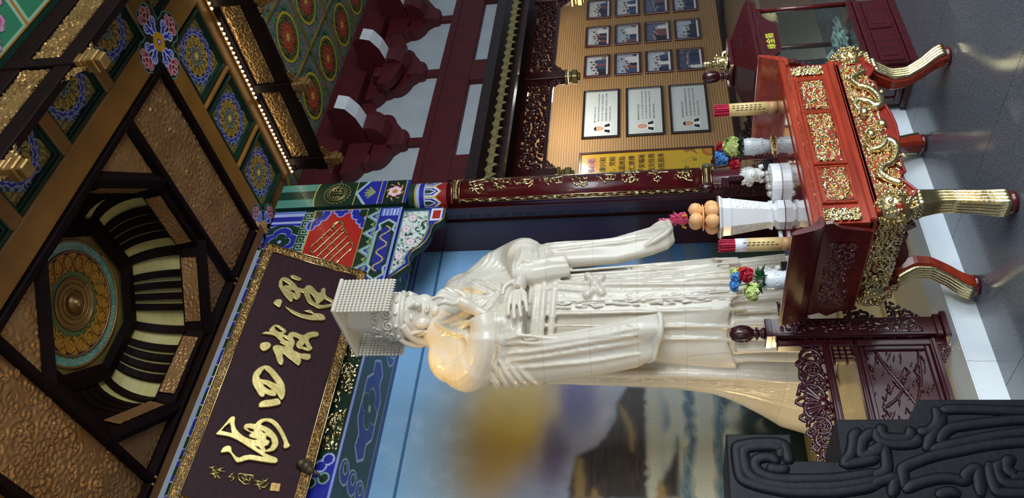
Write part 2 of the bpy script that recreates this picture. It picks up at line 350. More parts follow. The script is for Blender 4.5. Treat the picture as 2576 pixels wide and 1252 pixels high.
CH_BEI=[([(-0.930,0.697),(-0.911,0.679),(-0.901,0.647),(-0.882,0.656),(-0.834,0.638),(-0.818,0.615),(-0.823,0.578),(-0.845,0.530),(-0.870,0.526),(-0.885,0.547),(-0.895,0.509),(-0.885,0.494),(-0.867,0.494),(-0.847,0.476),(-0.841,0.439),(-0.848,0.408),(-0.845,0.374),(-0.817,0.353),(-0.789,0.310),(-0.783,0.275),(-0.799,0.257),(-0.819,0.266),(-0.840,0.304),(-0.863,0.323),(-0.885,0.324),(-0.919,0.301),(-0.949,0.275),(-0.978,0.300),(-0.974,0.340),(-0.978,0.374),(-0.964,0.402),(-0.942,0.411),(-0.910,0.402),(-0.888,0.400),(-0.880,0.453),(-0.908,0.449),(-0.924,0.434),(-0.951,0.426),(-1.005,0.426),(-1.019,0.391),(-1.026,0.347),(-1.008,0.278),(-1.051,0.270),(-1.065,0.294),(-1.065,0.343),(-1.087,0.334),(-1.133,0.339),(-1.110,0.393),(-1.088,0.441),(-1.060,0.497),(-1.129,0.471),(-1.165,0.468),(-1.167,0.487),(-1.143,0.515),(-1.088,0.547),(-1.038,0.583),(-1.005,0.558),(-1.002,0.507),(-0.993,0.467),(-0.971,0.540),(-0.961,0.535),(-0.938,0.567),(-0.919,0.600),(-0.922,0.648)],[[(-0.844,0.628),(-0.829,0.611),(-0.859,0.547),(-0.873,0.550),(-0.881,0.576),(-0.870,0.607)],[(-0.921,0.540),(-0.909,0.526),(-0.932,0.470),(-0.937,0.448),(-0.945,0.474),(-0.938,0.517)],[(-0.956,0.362),(-0.911,0.346),(-0.949,0.314),(-0.956,0.323)]]),([(-1.058,0.683),(-1.029,0.682),(-1.006,0.650),(-1.005,0.620),(-1.024,0.604),(-1.060,0.614),(-1.085,0.641),(-1.077,0.667)],[])]
CH_SI=[([(-1.488,0.550),(-1.449,0.592),(-1.405,0.633),(-1.364,0.652),(-1.308,0.658),(-1.253,0.634),(-1.220,0.598),(-1.214,0.559),(-1.242,0.509),(-1.288,0.450),(-1.329,0.411),(-1.374,0.387),(-1.432,0.375),(-1.471,0.385),(-1.454,0.412),(-1.426,0.442),(-1.454,0.443),(-1.461,0.482),(-1.455,0.524),(-1.481,0.525)],[[(-1.326,0.612),(-1.270,0.601),(-1.243,0.591),(-1.273,0.541),(-1.320,0.487),(-1.353,0.457),(-1.348,0.492),(-1.339,0.535),(-1.345,0.579),(-1.347,0.596)],[(-1.372,0.575),(-1.380,0.532),(-1.407,0.471),(-1.418,0.503),(-1.404,0.543)]]),([(-1.579,0.534),(-1.545,0.537),(-1.517,0.510),(-1.497,0.463),(-1.473,0.416),(-1.507,0.386),(-1.538,0.424),(-1.566,0.487)],[])]
CH_HAI=[([(-1.876,0.768),(-1.833,0.749),(-1.770,0.727),(-1.721,0.709),(-1.712,0.682),(-1.755,0.672),(-1.797,0.650),(-1.832,0.605),(-1.852,0.557),(-1.857,0.504),(-1.852,0.475),(-1.840,0.475),(-1.836,0.532),(-1.812,0.530),(-1.804,0.520),(-1.791,0.575),(-1.772,0.594),(-1.749,0.588),(-1.735,0.558),(-1.727,0.517),(-1.711,0.513),(-1.677,0.489),(-1.660,0.450),(-1.655,0.408),(-1.678,0.357),(-1.723,0.309),(-1.771,0.269),(-1.811,0.241),(-1.832,0.222),(-1.859,0.245),(-1.850,0.264),(-1.818,0.269),(-1.770,0.304),(-1.724,0.348),(-1.689,0.398),(-1.681,0.444),(-1.700,0.473),(-1.723,0.479),(-1.729,0.438),(-1.745,0.390),(-1.777,0.346),(-1.817,0.317),(-1.857,0.310),(-1.900,0.328),(-1.919,0.366),(-1.929,0.388),(-1.940,0.376),(-1.949,0.322),(-1.952,0.296),(-1.966,0.279),(-1.990,0.285),(-2.000,0.342),(-2.007,0.424),(-2.011,0.474),(-2.029,0.510),(-2.053,0.552),(-2.034,0.583),(-1.998,0.620),(-1.991,0.647),(-2.009,0.687),(-1.989,0.690),(-1.964,0.681),(-1.947,0.653),(-1.956,0.633),(-1.985,0.620),(-2.008,0.588),(-2.020,0.554),(-1.997,0.528),(-1.977,0.484),(-1.972,0.435),(-1.966,0.377),(-1.939,0.445),(-1.913,0.521),(-1.886,0.597),(-1.872,0.669),(-1.876,0.735)],[[(-1.846,0.745),(-1.804,0.729),(-1.763,0.704),(-1.788,0.687),(-1.845,0.661),(-1.846,0.694)],[(-1.776,0.576),(-1.769,0.548),(-1.770,0.517),(-1.792,0.511),(-1.795,0.540)],[(-1.763,0.472),(-1.766,0.436),(-1.781,0.415),(-1.783,0.440)],[(-1.900,0.474),(-1.896,0.441),(-1.920,0.408),(-1.919,0.438)],[(-1.790,0.412),(-1.808,0.372),(-1.849,0.351),(-1.888,0.357),(-1.914,0.384),(-1.887,0.405),(-1.867,0.381),(-1.837,0.377),(-1.827,0.410)]])]
SIG=[[(-2.140,0.738),(-2.129,0.709),(-2.117,0.697)],[(-2.123,0.723),(-2.148,0.699),(-2.156,0.676)],[(-2.143,0.680),(-2.110,0.634)],[(-2.137,0.690),(-2.141,0.615)],[(-2.183,0.715),(-2.171,0.687),(-2.154,0.652)],[(-2.159,0.707),(-2.194,0.671)],[(-2.176,0.669),(-2.207,0.671)],[(-2.175,0.665),(-2.200,0.633)],[(-2.177,0.583),(-2.161,0.572),(-2.176,0.563)],[(-2.162,0.576),(-2.129,0.553)],[(-2.158,0.561),(-2.170,0.540),(-2.200,0.555)],[(-2.140,0.525),(-2.128,0.512),(-2.118,0.416),(-2.147,0.411)],[(-2.147,0.519),(-2.174,0.502),(-2.198,0.457),(-2.185,0.420)],[(-2.147,0.498),(-2.168,0.459)],[(-2.139,0.484),(-2.131,0.453)],[(-2.153,0.471),(-2.169,0.425)],[(-2.140,0.451),(-2.184,0.470)],[(-2.126,0.430),(-2.169,0.429)],[(-2.154,0.401),(-2.152,0.322)],[(-2.186,0.387),(-2.162,0.328)],[(-2.157,0.379),(-2.212,0.334)],[(-2.135,0.344),(-2.142,0.317),(-2.107,0.302)],[(-2.186,0.354),(-2.189,0.311),(-2.145,0.291)]]
SEAL=[(-2.140,0.271),(-2.133,0.206),(-2.193,0.201),(-2.201,0.268)]
COUPLET=[[[(0.115,3.421),(0.252,3.347),(0.582,3.234)],[(-0.034,3.412),(-0.181,3.354),(-0.118,3.305),(-0.114,3.261)],[(-0.350,3.408),(-0.326,3.369),(-0.565,3.373)],[(0.034,3.353),(-0.332,3.352),(-0.647,3.313),(-0.653,3.291)],[(-0.159,3.305),(-0.354,3.280),(-0.467,3.252)],[(-0.286,3.381),(-0.378,3.319),(-0.289,3.259)],[(0.364,3.406),(0.113,3.416)]],[[(0.292,3.192),(-0.002,3.158),(-0.062,3.118),(-0.138,3.139)],[(0.366,3.189),(0.316,3.010),(-0.015,3.015),(0.015,3.087)],[(0.314,3.115),(0.071,3.104)],[(0.281,3.065),(0.053,3.065)],[(-0.210,3.158),(-0.262,3.116),(-0.404,3.120)],[(-0.225,3.116),(-0.490,3.060)],[(-0.152,3.101),(-0.400,3.022)],[(-0.164,3.068),(-0.419,3.071)]],[[(0.052,2.953),(-0.216,2.920),(-0.102,2.904),(-0.198,2.806),(0.128,2.788),(0.130,2.902)],[(0.112,2.864),(-0.040,2.845),(-0.119,2.861)],[(0.093,2.825),(-0.169,2.833)],[(0.286,2.802),(0.066,2.765),(-0.230,2.768),(-0.430,2.810)]],[[(0.037,2.703),(0.029,2.684)],[(0.303,2.666),(-0.033,2.645),(-0.394,2.595)],[(0.378,2.662),(0.149,2.615),(0.068,2.663)],[(0.093,2.609),(-0.224,2.569)],[(0.085,2.593),(0.250,2.476),(-0.217,2.478),(-0.231,2.547)],[(0.116,2.550),(-0.074,2.543)],[(0.103,2.523),(-0.249,2.494)]],[[(0.314,2.416),(0.309,2.409)],[(0.044,2.394),(-0.107,2.351)],[(0.392,2.360),(0.063,2.330),(-0.047,2.287)],[(-0.258,2.361),(-0.441,2.334),(-0.320,2.281),(-0.268,2.223)],[(-0.419,2.297),(-0.498,2.255),(-0.374,2.223)],[(0.252,2.268),(-0.017,2.256),(0.059,2.216)],[(-0.198,2.318),(-0.216,2.265)]],[[(0.111,2.138),(-0.061,2.091),(-0.437,2.046)],[(0.211,2.098),(-0.152,2.085)],[(-0.257,2.115),(-0.259,2.108)],[(0.189,2.058),(0.164,1.955),(-0.195,1.966),(-0.119,2.057)],[(0.111,2.023),(-0.132,2.023)],[(0.097,1.995),(-0.164,1.995)]],[[(0.160,1.893),(0.036,1.864),(0.346,1.853),(0.316,1.701)],[(-0.183,1.887),(-0.425,1.854),(-0.201,1.836),(-0.099,1.769),(-0.410,1.787),(-0.394,1.837)],[(0.254,1.831),(0.016,1.819)],[(0.305,1.797),(0.009,1.802)],[(0.282,1.763),(0.041,1.763)],[(-0.188,1.758),(-0.429,1.725)],[(-0.343,1.764),(-0.206,1.707)],[(-0.170,1.808),(-0.364,1.814)]],[[(0.203,1.633),(0.125,1.600),(0.403,1.588),(0.285,1.544)],[(0.246,1.594),(0.006,1.573),(0.202,1.522),(0.186,1.438)],[(-0.323,1.597),(-0.257,1.563),(-0.096,1.551),(-0.230,1.529),(-0.278,1.502)],[(-0.364,1.586),(-0.486,1.542),(-0.343,1.536)]],[[(0.316,1.368),(0.052,1.340),(0.258,1.283)],[(-0.082,1.363),(-0.334,1.337),(0.086,1.301),(0.017,1.263)],[(-0.264,1.320),(-0.465,1.267),(-0.500,1.212)],[(-0.061,1.302),(-0.356,1.271)],[(0.244,1.261),(-0.250,1.249)],[(0.110,1.240),(0.217,1.217)],[(-0.067,1.233),(-0.069,1.228)],[(-0.240,1.221),(-0.242,1.216)],[(-0.024,1.280),(-0.330,1.238)]]]
RIDGES=[[(0.941,1.292),(0.957,1.292),(0.980,1.294),(0.994,1.299),(0.999,1.317),(0.999,1.359),(0.993,1.394),(0.988,1.410),(0.974,1.414),(0.944,1.414),(0.914,1.412),(0.896,1.403),(0.883,1.372),(0.875,1.340),(0.869,1.301),(0.868,1.254),(0.871,1.194),(0.881,1.134),(0.895,1.085)],[(0.935,1.346),(0.930,1.334),(0.927,1.310),(0.938,1.296)],[(0.940,1.324),(0.952,1.325),(0.959,1.335),(0.958,1.355),(0.949,1.371),(0.933,1.373),(0.917,1.362),(0.906,1.337),(0.902,1.297),(0.903,1.248),(0.906,1.188),(0.916,1.127),(0.926,1.086)],[(0.957,1.312),(0.980,1.307),(0.989,1.319),(0.989,1.360),(0.984,1.388),(0.974,1.398),(0.944,1.398),(0.914,1.391),(0.896,1.366),(0.888,1.339),(0.882,1.291),(0.883,1.251),(0.886,1.192),(0.896,1.131),(0.910,1.081)],[(1.039,1.109),(1.020,1.127),(0.996,1.133),(0.968,1.144),(0.945,1.162),(0.948,1.132),(0.955,1.100),(0.967,1.076)],[(1.037,1.073),(1.025,1.091),(1.008,1.108),(0.987,1.116),(0.968,1.118),(0.971,1.097),(0.983,1.075),(0.992,1.065)],[(1.103,0.923),(1.084,0.918),(1.062,0.923),(1.040,0.940),(1.033,0.959),(1.033,0.979)],[(1.042,1.072),(1.020,1.074),(1.004,1.063),(0.997,1.035),(0.999,1.001),(1.007,0.983),(1.026,0.977)],[(1.049,1.048),(1.037,1.059),(1.018,1.052),(1.014,1.021),(1.016,1.001),(1.030,0.992),(1.047,0.994)],[(1.091,0.912),(1.095,0.883),(1.095,0.823),(1.090,0.718)],[(1.087,0.903),(1.055,0.921),(1.017,0.949),(0.979,0.972)],[(1.000,0.937),(1.026,0.919),(1.043,0.896),(1.048,0.875),(1.058,0.813),(1.067,0.725)],[(0.984,0.963),(0.998,0.907),(1.018,0.824),(1.032,0.736)],[(0.881,1.040),(0.916,1.035),(0.933,1.031),(0.947,1.008),(0.968,0.953),(0.983,0.891),(0.997,0.830),(1.007,0.743)],[(0.874,1.043),(0.892,1.017),(0.908,0.967),(0.911,0.929),(0.905,0.904),(0.923,0.892),(0.936,0.873),(0.934,0.864),(0.897,0.872),(0.865,0.877)],[(0.956,0.834),(0.923,0.841),(0.891,0.841),(0.877,0.834),(0.876,0.783)],[(0.955,0.800),(0.941,0.821),(0.915,0.823),(0.900,0.810),(0.897,0.777)],[(0.966,0.776),(0.957,0.794),(0.937,0.802),(0.924,0.791),(0.918,0.770)],[(0.969,1.110),(0.985,1.081),(0.992,1.064),(0.965,1.063),(0.926,1.073),(0.914,1.120)],[(0.890,1.125),(0.902,1.084),(0.911,1.055),(0.883,1.063),(0.860,1.073)],[(0.863,0.974),(0.872,0.957),(0.877,0.937),(0.869,0.919)]]
MTN1=[(3.840,1.740),(3.850,1.880),(3.770,1.920),(3.680,1.970),(3.570,1.970),(3.470,2.000),(3.350,2.060),(3.250,2.140),(3.190,2.260),(3.160,2.310),(3.030,2.330),(2.940,2.360),(2.790,2.360),(2.800,1.740),(3.130,1.740)]
MTN2=[(3.350,1.460),(3.220,1.480),(3.080,1.540),(2.950,1.610),(2.870,1.630),(2.800,1.640),(2.810,1.470),(3.040,1.460),(3.190,1.460)]
LED=[[(3.660,1.950),(3.600,1.900),(3.480,1.850),(3.370,1.820),(3.220,1.840),(3.290,1.870),(3.410,1.880),(3.550,1.930)],[(3.150,2.310),(3.140,2.270),(3.050,2.260),(2.940,2.240),(2.790,2.240),(2.790,2.320),(3.030,2.330)],[(2.870,2.170),(2.850,2.140),(2.790,2.110),(2.790,2.200)],[(2.930,1.620),(2.890,1.590),(2.810,1.590),(2.800,1.640)]]
# ---------------------------------------------------------------- floor, step, walls
fl = struct(MB().box(-6, 16, -6, 12, -.12, -.006).build('floor', 'joint'))
def slab(x0, x1, y0, y1, m='granite', g=.0015): MB().box(x0+g, x1-g, y0+g, y1-g, -.006, 0).build('slab', m, fl)
for i in range(9):
    for j in range(5): slab(.3+.93*i, .3+.93*(i+1), 3.25-.93*(j+1), 3.25-.93*j)
    slab(.3+.93*i, .3+.93*(i+1), 3.25, 3.527)
for i in range(4): slab(5.3+.93*i, 6.23+.93*i, 3.527, 4.6)
for i in range(8):
    slab(5.3+1.2*i, 6.5+1.2*i, 6.62, 6.86, 'wing_strip')
    for j, (a, b) in enumerate(((4.6, 5.6), (5.6, 6.62), (6.86, 7.86), (7.86, 8.86), (8.86, 9.75))): slab(5.3+1.2*i, 6.5+1.2*i, a, b, 'wing_tile')
slab(-6, .3, -1.4, 3.527); slab(.3, 8.67, -6, -1.4); slab(8.67, 16, -6, 4.6)
st = struct(MB().box(-2, 5.3, 3.56, 6.3, 0, .135).build('floor_platform', 'marble_cream'))
for i in range(7): MB().box(-1.7+1.0*i+.001, -.7+1.0*i-.001, 3.527, 3.75, 0, .1352).build('step_slab', 'marble_step', st)
for i in range(7): MB().box(-1.7+1.0*i+.001, -.7+1.0*i-.001, 3.522, 3.53, .1, .128).build('step_moulding', 'marble_step', st)
# bamboo wall of the side room: horizontal cane slats
rows = []; zz = .12
while zz < 4.6:
    for a in range(5):
        t = a/4*PI; rows.append([(8.0, 9.79-.012*math.sin(t), zz+.0225*(1-math.cos(t))), (18.0, 9.79-.012*math.sin(t), zz+.0225*(1-math.cos(t)))])
    zz += .048
wb = struct(MB().sheet(rows).build('wall_back', 'bamboo', smooth=False))
struct(MB().box(8.0, 18, 9.72, 9.79, 0, .12).build('baseboard_back', 'darkbrown'))
# partition behind the column, dark jamb of the shrine bay, back of the bay
wj = struct(MB().box(5.68, 6.0, 5.75, 7.4, 0, 5.5).build('wall_partition', 'column_red'))
wm = struct(MB().box(1.0, 6.0, 6.3, 6.4, 0, 5.5).build('wall_shrine', 'darkbrown'))
jm = thing('door_jamb', 'dark carved wooden jamb between the couplet column and the sea mural', 'jamb', (5.6, 5.9, .135))
MB().box(5.56, 5.70, 5.60, 6.27, .135, 4.1).build('panel', 'rosewood', jm)
MB().box(5.50, 5.58, 5.56, 5.66, .135, 4.1, .006).build('moulding', 'rosewood', jm)
MB().box(5.535, 5.575, 5.80, 5.83, .135, 4.1).build('fillet', 'darkbrown', jm)
for k in range(26):
    z = .25+k*.148
    b = MB()
    for q in range(3): b.box(5.548, 5.562, 5.69, 5.76, z+.02+q*.034, z+.034+q*.034)
    b.build('fret_block', 'darkbrown', jm)

# ---------------------------------------------------------------- painted ceiling
ZC = 5.53
ce = struct(MB().box(0, 1.76, 2.49, 5.6, 5.6, 5.7).box(5.12, 6.2, 2.49, 5.6, 5.6, 5.7).box(1.76, 5.12, 2.49, 3.33, 5.6, 5.7).build('ceiling', 'ochre'))
def beam(x0, x1, y0, y1, z0=ZC, m='ochre', z1=5.61): return MB().box(x0, x1, y0, y1, z0, z1, .012).build('beam', m, ce)
beam(0, 6.02, 3.1, 3.33); beam(5.12, 5.37, 3.33, 5.5); beam(6.0, 6.14, 2.4, 5.5);  beam(5.12, 5.37, 2.45, 3.1)
beam(0, 5.2, 5.34, 5.46, 5.51, 'ochre'); beam(0, 5.2, 5.30, 5.34, 5.50, 'ochre_line')
for k in range(2): beam(5.37, 6.0, 3.985+.722*k, 4.03+.722*k)
for x in (4.42, 3.73, 3.035, 2.34, 1.645): beam(x, x+.12, 2.45, 3.1)
cv = Canvas(.6, .6, 110, 110, '#2b2e3c', -.3, -.3)
sw = swirl(cv.X, cv.Y, 3, .05, 90); cv.fill(sw > np.quantile(sw, .5), '#7d85a6')
cn = np.abs(cv.X)+np.abs(cv.Y) > .415; cv.fill(cn, '#6a5a2c'); cv.fill(cn & (sw > np.quantile(sw, .62)), '#a08a48')
cv.lobes(0, 0, .272, 16, .13, '#9298b8'); cv.lobes(0, 0, .262, 16, .13, '#22269a'); cv.lobes(0, 0, .236, 24, .12, '#9aa0bc'); cv.lobes(0, 0, .222, 24, .12, '#17151c')
for k in range(12):
    a = k*PI/6; c1, s1 = math.cos(a), math.sin(a)
    cv.lobes(.155*c1, .155*s1, .064, 6, .25, '#141210', a); cv.lobes(.155*c1, .155*s1, .056, 6, .28, '#a58438', a); cv.line([(.12*c1, .12*s1), (.185*c1, .185*s1)], .012, '#2a2214'); cv.disc(.2*c1, .2*s1, .012, '#c4a75a')
for k in range(8):
    a = (k+.5)*PI/4; c1, s1 = math.cos(a), math.sin(a); cv.disc(.085*c1, .085*s1, .036, '#141812'); cv.disc(.085*c1, .085*s1, .03, '#7d8a82'); cv.disc(.08*c1, .08*s1, .014, '#31402f')
cv.lobes(0, 0, .062, 10, .3, '#141210'); cv.lobes(0, 0, .054, 10, .32, '#b3933f'); cv.lobes(0, 0, .024, 6, .3, '#d9c88c')
first = None
def coffer(cx, cy, w=.57, d=.6):
    global first
    if first is None:
        f = MB(); hw, hd = .3, .3
        for a, b, zz in ((0, .022, 5.545), (.022, .045, 5.56)):
            f.box(cx-hw+a, cx+hw-a, cy-hd+a, cy-hd+b, zz, 5.6).box(cx-hw+a, cx+hw-a, cy+hd-b, cy+hd-a, zz, 5.6).box(cx-hw+a, cx-hw+b, cy-hd+b, cy+hd-b, zz, 5.6).box(cx+hw-b, cx+hw-a, cy-hd+b, cy+hd-b, zz, 5.6)
        first = f.build('coffer_panel', 'green_frame', ce); first['c'] = (cx, cy)
        p = cv.put('painted_board', frame3((cx, cy, 5.585), (.86, 0, 0), (0, .86, 0), (0, 0, -1)), 'paint_gloss', first)
        g = MB(); h2 = .259
        g.tube([(cx-h2, cy-h2, 5.58), (cx+h2, cy-h2, 5.58), (cx+h2, cy+h2, 5.58), (cx-h2, cy+h2, 5.58), (cx-h2, cy-h2, 5.58)], .0035, 4).build('gilt_line', 'gold_paint', first)
        return first
    c = first['c']; return dup(first, (cx-c[0], cy-c[1], 0), ce)
for k in range(3): coffer(5.69, 3.665+.715*k)
coffer(5.69, 2.79)
for x in (4.83, 4.135, 3.44, 2.745, 2.05): coffer(x, 2.79)
# cross flowers painted where the beams meet
fc = Canvas(.70, .70, 150, 150, '#8a5d1f', -.35, -.35)
SH = []
for k in range(4):
    a = k*PI/2; R_ = lambda u, v: (u*math.cos(a)-v*math.sin(a), u*math.sin(a)+v*math.cos(a))
    SH += [(R_(u, v), r) for u, v, r in ((.10, 0, .075), (.14, .055, .07), (.14, -.055, .07), (.215, .06, .07), (.215, -.06, .07), (.265, .03, .06), (.265, -.03, .06))]
SH.append(((0, 0), .11)); keepm = np.zeros(fc.X.shape, bool)
for (p, r) in SH: keepm |= np.hypot(fc.X-p[0], fc.Y-p[1]) < r+.012; fc.disc(p[0], p[1], r+.01, '#63a08c')
for (p, r) in SH: fc.disc(p[0], p[1], r, '#10201a')
for k in range(4):
    a = k*PI/2; R_ = lambda u, v: (u*math.cos(a)-v*math.sin(a), u*math.sin(a)+v*math.cos(a))
    for sg in (-1, 1):
        for col, e in (('#c0c6ea', .014), ('#2733ae', 0)):
            fc.line([R_(.10, sg*.02), R_(.125, sg*.03), R_(.15, sg*.05)], .03+2*e, col); p = R_(.16, sg*.055); fc.disc(p[0], p[1], .03+e, col)
        p = R_(.165, sg*.06); fc.ring(p[0], p[1], .014, .009, '#c0c6ea')
        for col, e in (('#e0a0a6', .012), ('#96303e', 0)):
            fc.line([R_(.215, sg*.025), R_(.235, sg*.05)], .03+2*e, col); p = R_(.245, sg*.062); fc.disc(p[0], p[1], .026+e, col); p = R_(.285, sg*.02); fc.disc(p[0], p[1], .018+e, col)
        p = R_(.247, sg*.064); fc.ring(p[0], p[1], .012, .008, '#e0a0a6')
fc.disc(0, 0, .078, '#d79a1c'); fc.disc(0, 0, .026, '#4a2a86'); fc.disc(0, 0, .014, '#d8d4ee')
for (px, py, sc) in ((5.245, 3.215, 1.0), (5.245, 5.44, .85)):
    me = fc.mesh('painted_flower', frame3((px, py, 5.5285), (sc, 0, 0), (0, sc, 0), (0, 0, -1))); bmx = bmesh.new(); bmx.from_mesh(me); bmx.verts.ensure_lookup_table(); kk = keepm.ravel()
    bmesh.ops.delete(bmx, geom=[v for v in bmx.verts if not kk[v.index]], context='VERTS'); bmx.to_mesh(me); bmx.free(); put('painted_flower', me, 'paint_gloss', ce)
# caisson: carved gilt fields left and right of a square well
def bar(x0, x1, y0, y1, z0=5.50, z1=5.62): MB().box(x0, x1, y0, y1, z0, z1, .01).build('dark_rail', 'darkframe', ce)
for x in (5.07, 4.40, 2.40, 1.76): bar(x, x+.06, 3.33, 5.34)
for x0, x1 in ((1.82, 2.40), (4.46, 5.07), (2.46, 4.40)):
    for y in (3.33, 5.28): bar(x0, x1, y, y+.06)
for x0, x1, sd in ((4.46, 5.07, 5), (1.82, 2.40, 8)):
    relief('carved_panel', frame3((x0, 3.39, 5.575), (1, 0, 0), (0, 1, 0), (0, 0, -1)), x1-x0, 1.89, 100, 300, sd, .055, 200, .03, 'gold_dim', ce, beads=.25)
OX, OY = 3.43, 4.335
def octp(ap, z, k): r = ap/math.cos(PI/8); a = PI/8+k*PI/4; return (OX+r*math.cos(a), OY+r*math.sin(a), z)
for sx in (-1, 1):
    for sy in (-1, 1):
        relief('corner_panel', frame3((OX, OY, 5.57), (sx, 0, 0), (0, sy, 0), (0, 0, -1)), .95, .92, 110, 110, 11+sx+3*sy, .05, 120, .022, 'gold_dim', ce, beads=.25, mask=lambda X, Y: (X+Y > 1.40) & (X < .95) & (Y < .92))
        a0 = Vector((OX+sx*.97, OY+sy*.36, 5.55)); b0 = Vector((OX+sx*.38, OY+sy*.945, 5.55))
        MB().tube([a0, b0], .062, 4, flat=.8, up=(0, 0, 1)).build('dark_rail', 'darkframe', ce)
for k in range(8):
    a, b = Vector(octp(.90, 5.55, k)), Vector(octp(.90, 5.55, k+1)); a2, b2 = Vector(octp(.86, 5.72, k)), Vector(octp(.86, 5.72, k+1))
    MB().add([a, b, b2, a2, a*.0+Vector(octp(.97, 5.55, k)), Vector(octp(.97, 5.55, k+1)), Vector(octp(.97, 5.72, k+1)), Vector(octp(.97, 5.72, k))], [(0, 1, 2, 3), (4, 7, 6, 5), (0, 4, 5, 1), (3, 2, 6, 7), (0, 3, 7, 4), (1, 5, 6, 2)]).build('well_wall', 'darkframe', ce)
    e = (b-a).normalized(); v = (a2-a); v = (v-e*v.dot(e)); nrm = (Vector((OX, OY, 5.6))-(a+b)/2); nrm.z = 0; nrm.normalize(); Lh = (b-a).length
    relief('carved_strip', frame3(a+e*.09+v*.12+nrm*.012, e, v.normalized(), nrm), Lh-.18, v.length*.75, 70, 18, 20+k, .035, 60, .012, 'gold_dim', ce)
    # dome: pale coving with curved ribs
    prof = [(.62+.25*math.cos(t*PI/2), 5.70+.38*math.sin(t*PI/2)) for t in [q/8 for q in range(9)]]
    MB().sheet([[octp(r+.02, z, k), octp(r+.02, z, k+1)] for r, z in prof]).build('cove', 'pale_dome', ce)
    for q in range(7):
        t = q/7; wr = .03
        if q == 0: wr = .04
        elif q in (1, 6): continue
        pts = [Vector(octp(r, z, k)).lerp(Vector(octp(r, z, k+1)), t) for r, z in prof]
        side = (Vector(octp(1, 0, k+1))-Vector(octp(1, 0, k))).normalized()
        MB().loft([[p+side*wr, p-side*wr, p-side*wr+(Vector((OX, OY, p.z))-p).normalized()*.03, p+side*wr+(Vector((OX, OY, p.z))-p).normalized()*.03] for p in pts]).build('rib', 'darkframe', ce)
top = MB(); top.add([octp(.60, 6.10, k) for k in range(8)]+[octp(.52, 6.06, k) for k in range(8)]+[octp(.66, 6.04, k) for k in range(8)]+[octp(.57, 6.02, k) for k in range(8)], [(k, (k+1) % 8, 8+(k+1) % 8, 8+k) for k in range(8)]+[(16+k, 16+(k+1) % 8, 24+(k+1) % 8, 24+k) for k in range(8)]+[(24+k, 24+(k+1) % 8, 8+(k+1) % 8, 8+k) for k in range(8)])
top.build('well_rim', 'darkframe', ce)
oc = Canvas(1.3, 1.3, 170, 170, '#8f7f3c', -.65, -.65)
oc.fill(((np.round((oc.X+oc.Y)/.022)+np.round((oc.X-oc.Y)/.022)) % 2 == 0), '#6f6230')
oc.disc(0, 0, .50, '#5f9c92'); sw = swirl(oc.X, oc.Y, 9, .03, 400); oc.fill((np.hypot(oc.X, oc.Y) < .5) & (sw > np.quantile(sw, .7)), '#9dbfae')
oc.disc(0, 0, .405, '#2c1f7a'); oc.lobes(0, 0, .40, 18, .1, '#a5762a'); oc.lobes(0, 0, .40, 18, .1, '#c08c2c')
an = np.arctan2(oc.Y, oc.X); rr = np.hypot(oc.X, oc.Y); oc.fill((rr > .26) & (rr < .385) & (np.sin(rr*150+np.cos(an*9)*5) > .75), '#96651c')
oc.lobes(0, 0, .27, 22, .12, '#40552f'); oc.lobes(0, 0, .255, 22, .14, '#5d7a4a'); oc.disc(0, 0, .205, '#8a7434'); oc.ring(0, 0, .19, .012, '#c9b56a'); oc.ring(0, 0, .16, .01, '#5c4a20'); oc.disc(0, 0, .115, '#6e5423')
oc.put('lotus_board', frame3((OX, OY, 6.10), (1, 0, 0), (0, 1, 0), (0, 0, -1)), 'paint_gloss', ce)
lt = MB()
for r, w in ((.50, .012), (.41, .012), (.205, .012), (.19, .006), (.16, .008), (.115, .01)):
    lt.tube([(OX+r*math.cos(t*PI/24), OY+r*math.sin(t*PI/24), 6.095) for t in range(49)], w, 6)
lt.build('gilt_ring', 'gold_dim', ce, True)
MB().lathe([(.001, -.07), (.02, -.068), (.04, -.05), (.05, -.03), (.075, -.02), (.08, 0)], (OX, OY, 6.1), 24).build('boss', 'gold_leaf', ce, True)
for k in range(18):
    a = (k+.5)*2*PI/18; P = []
    for q in range(12):
        t = q/11*2*PI; P.append((OX+(.325+.06*math.cos(t))*math.cos(a)-.048*math.sin(t)*math.sin(a), OY+(.325+.06*math.cos(t))*math.sin(a)+.048*math.sin(t)*math.cos(a), 6.09))
    MB().tube(P+[P[0]], .006, 5).build('petal', 'ochre_line', ce, True)
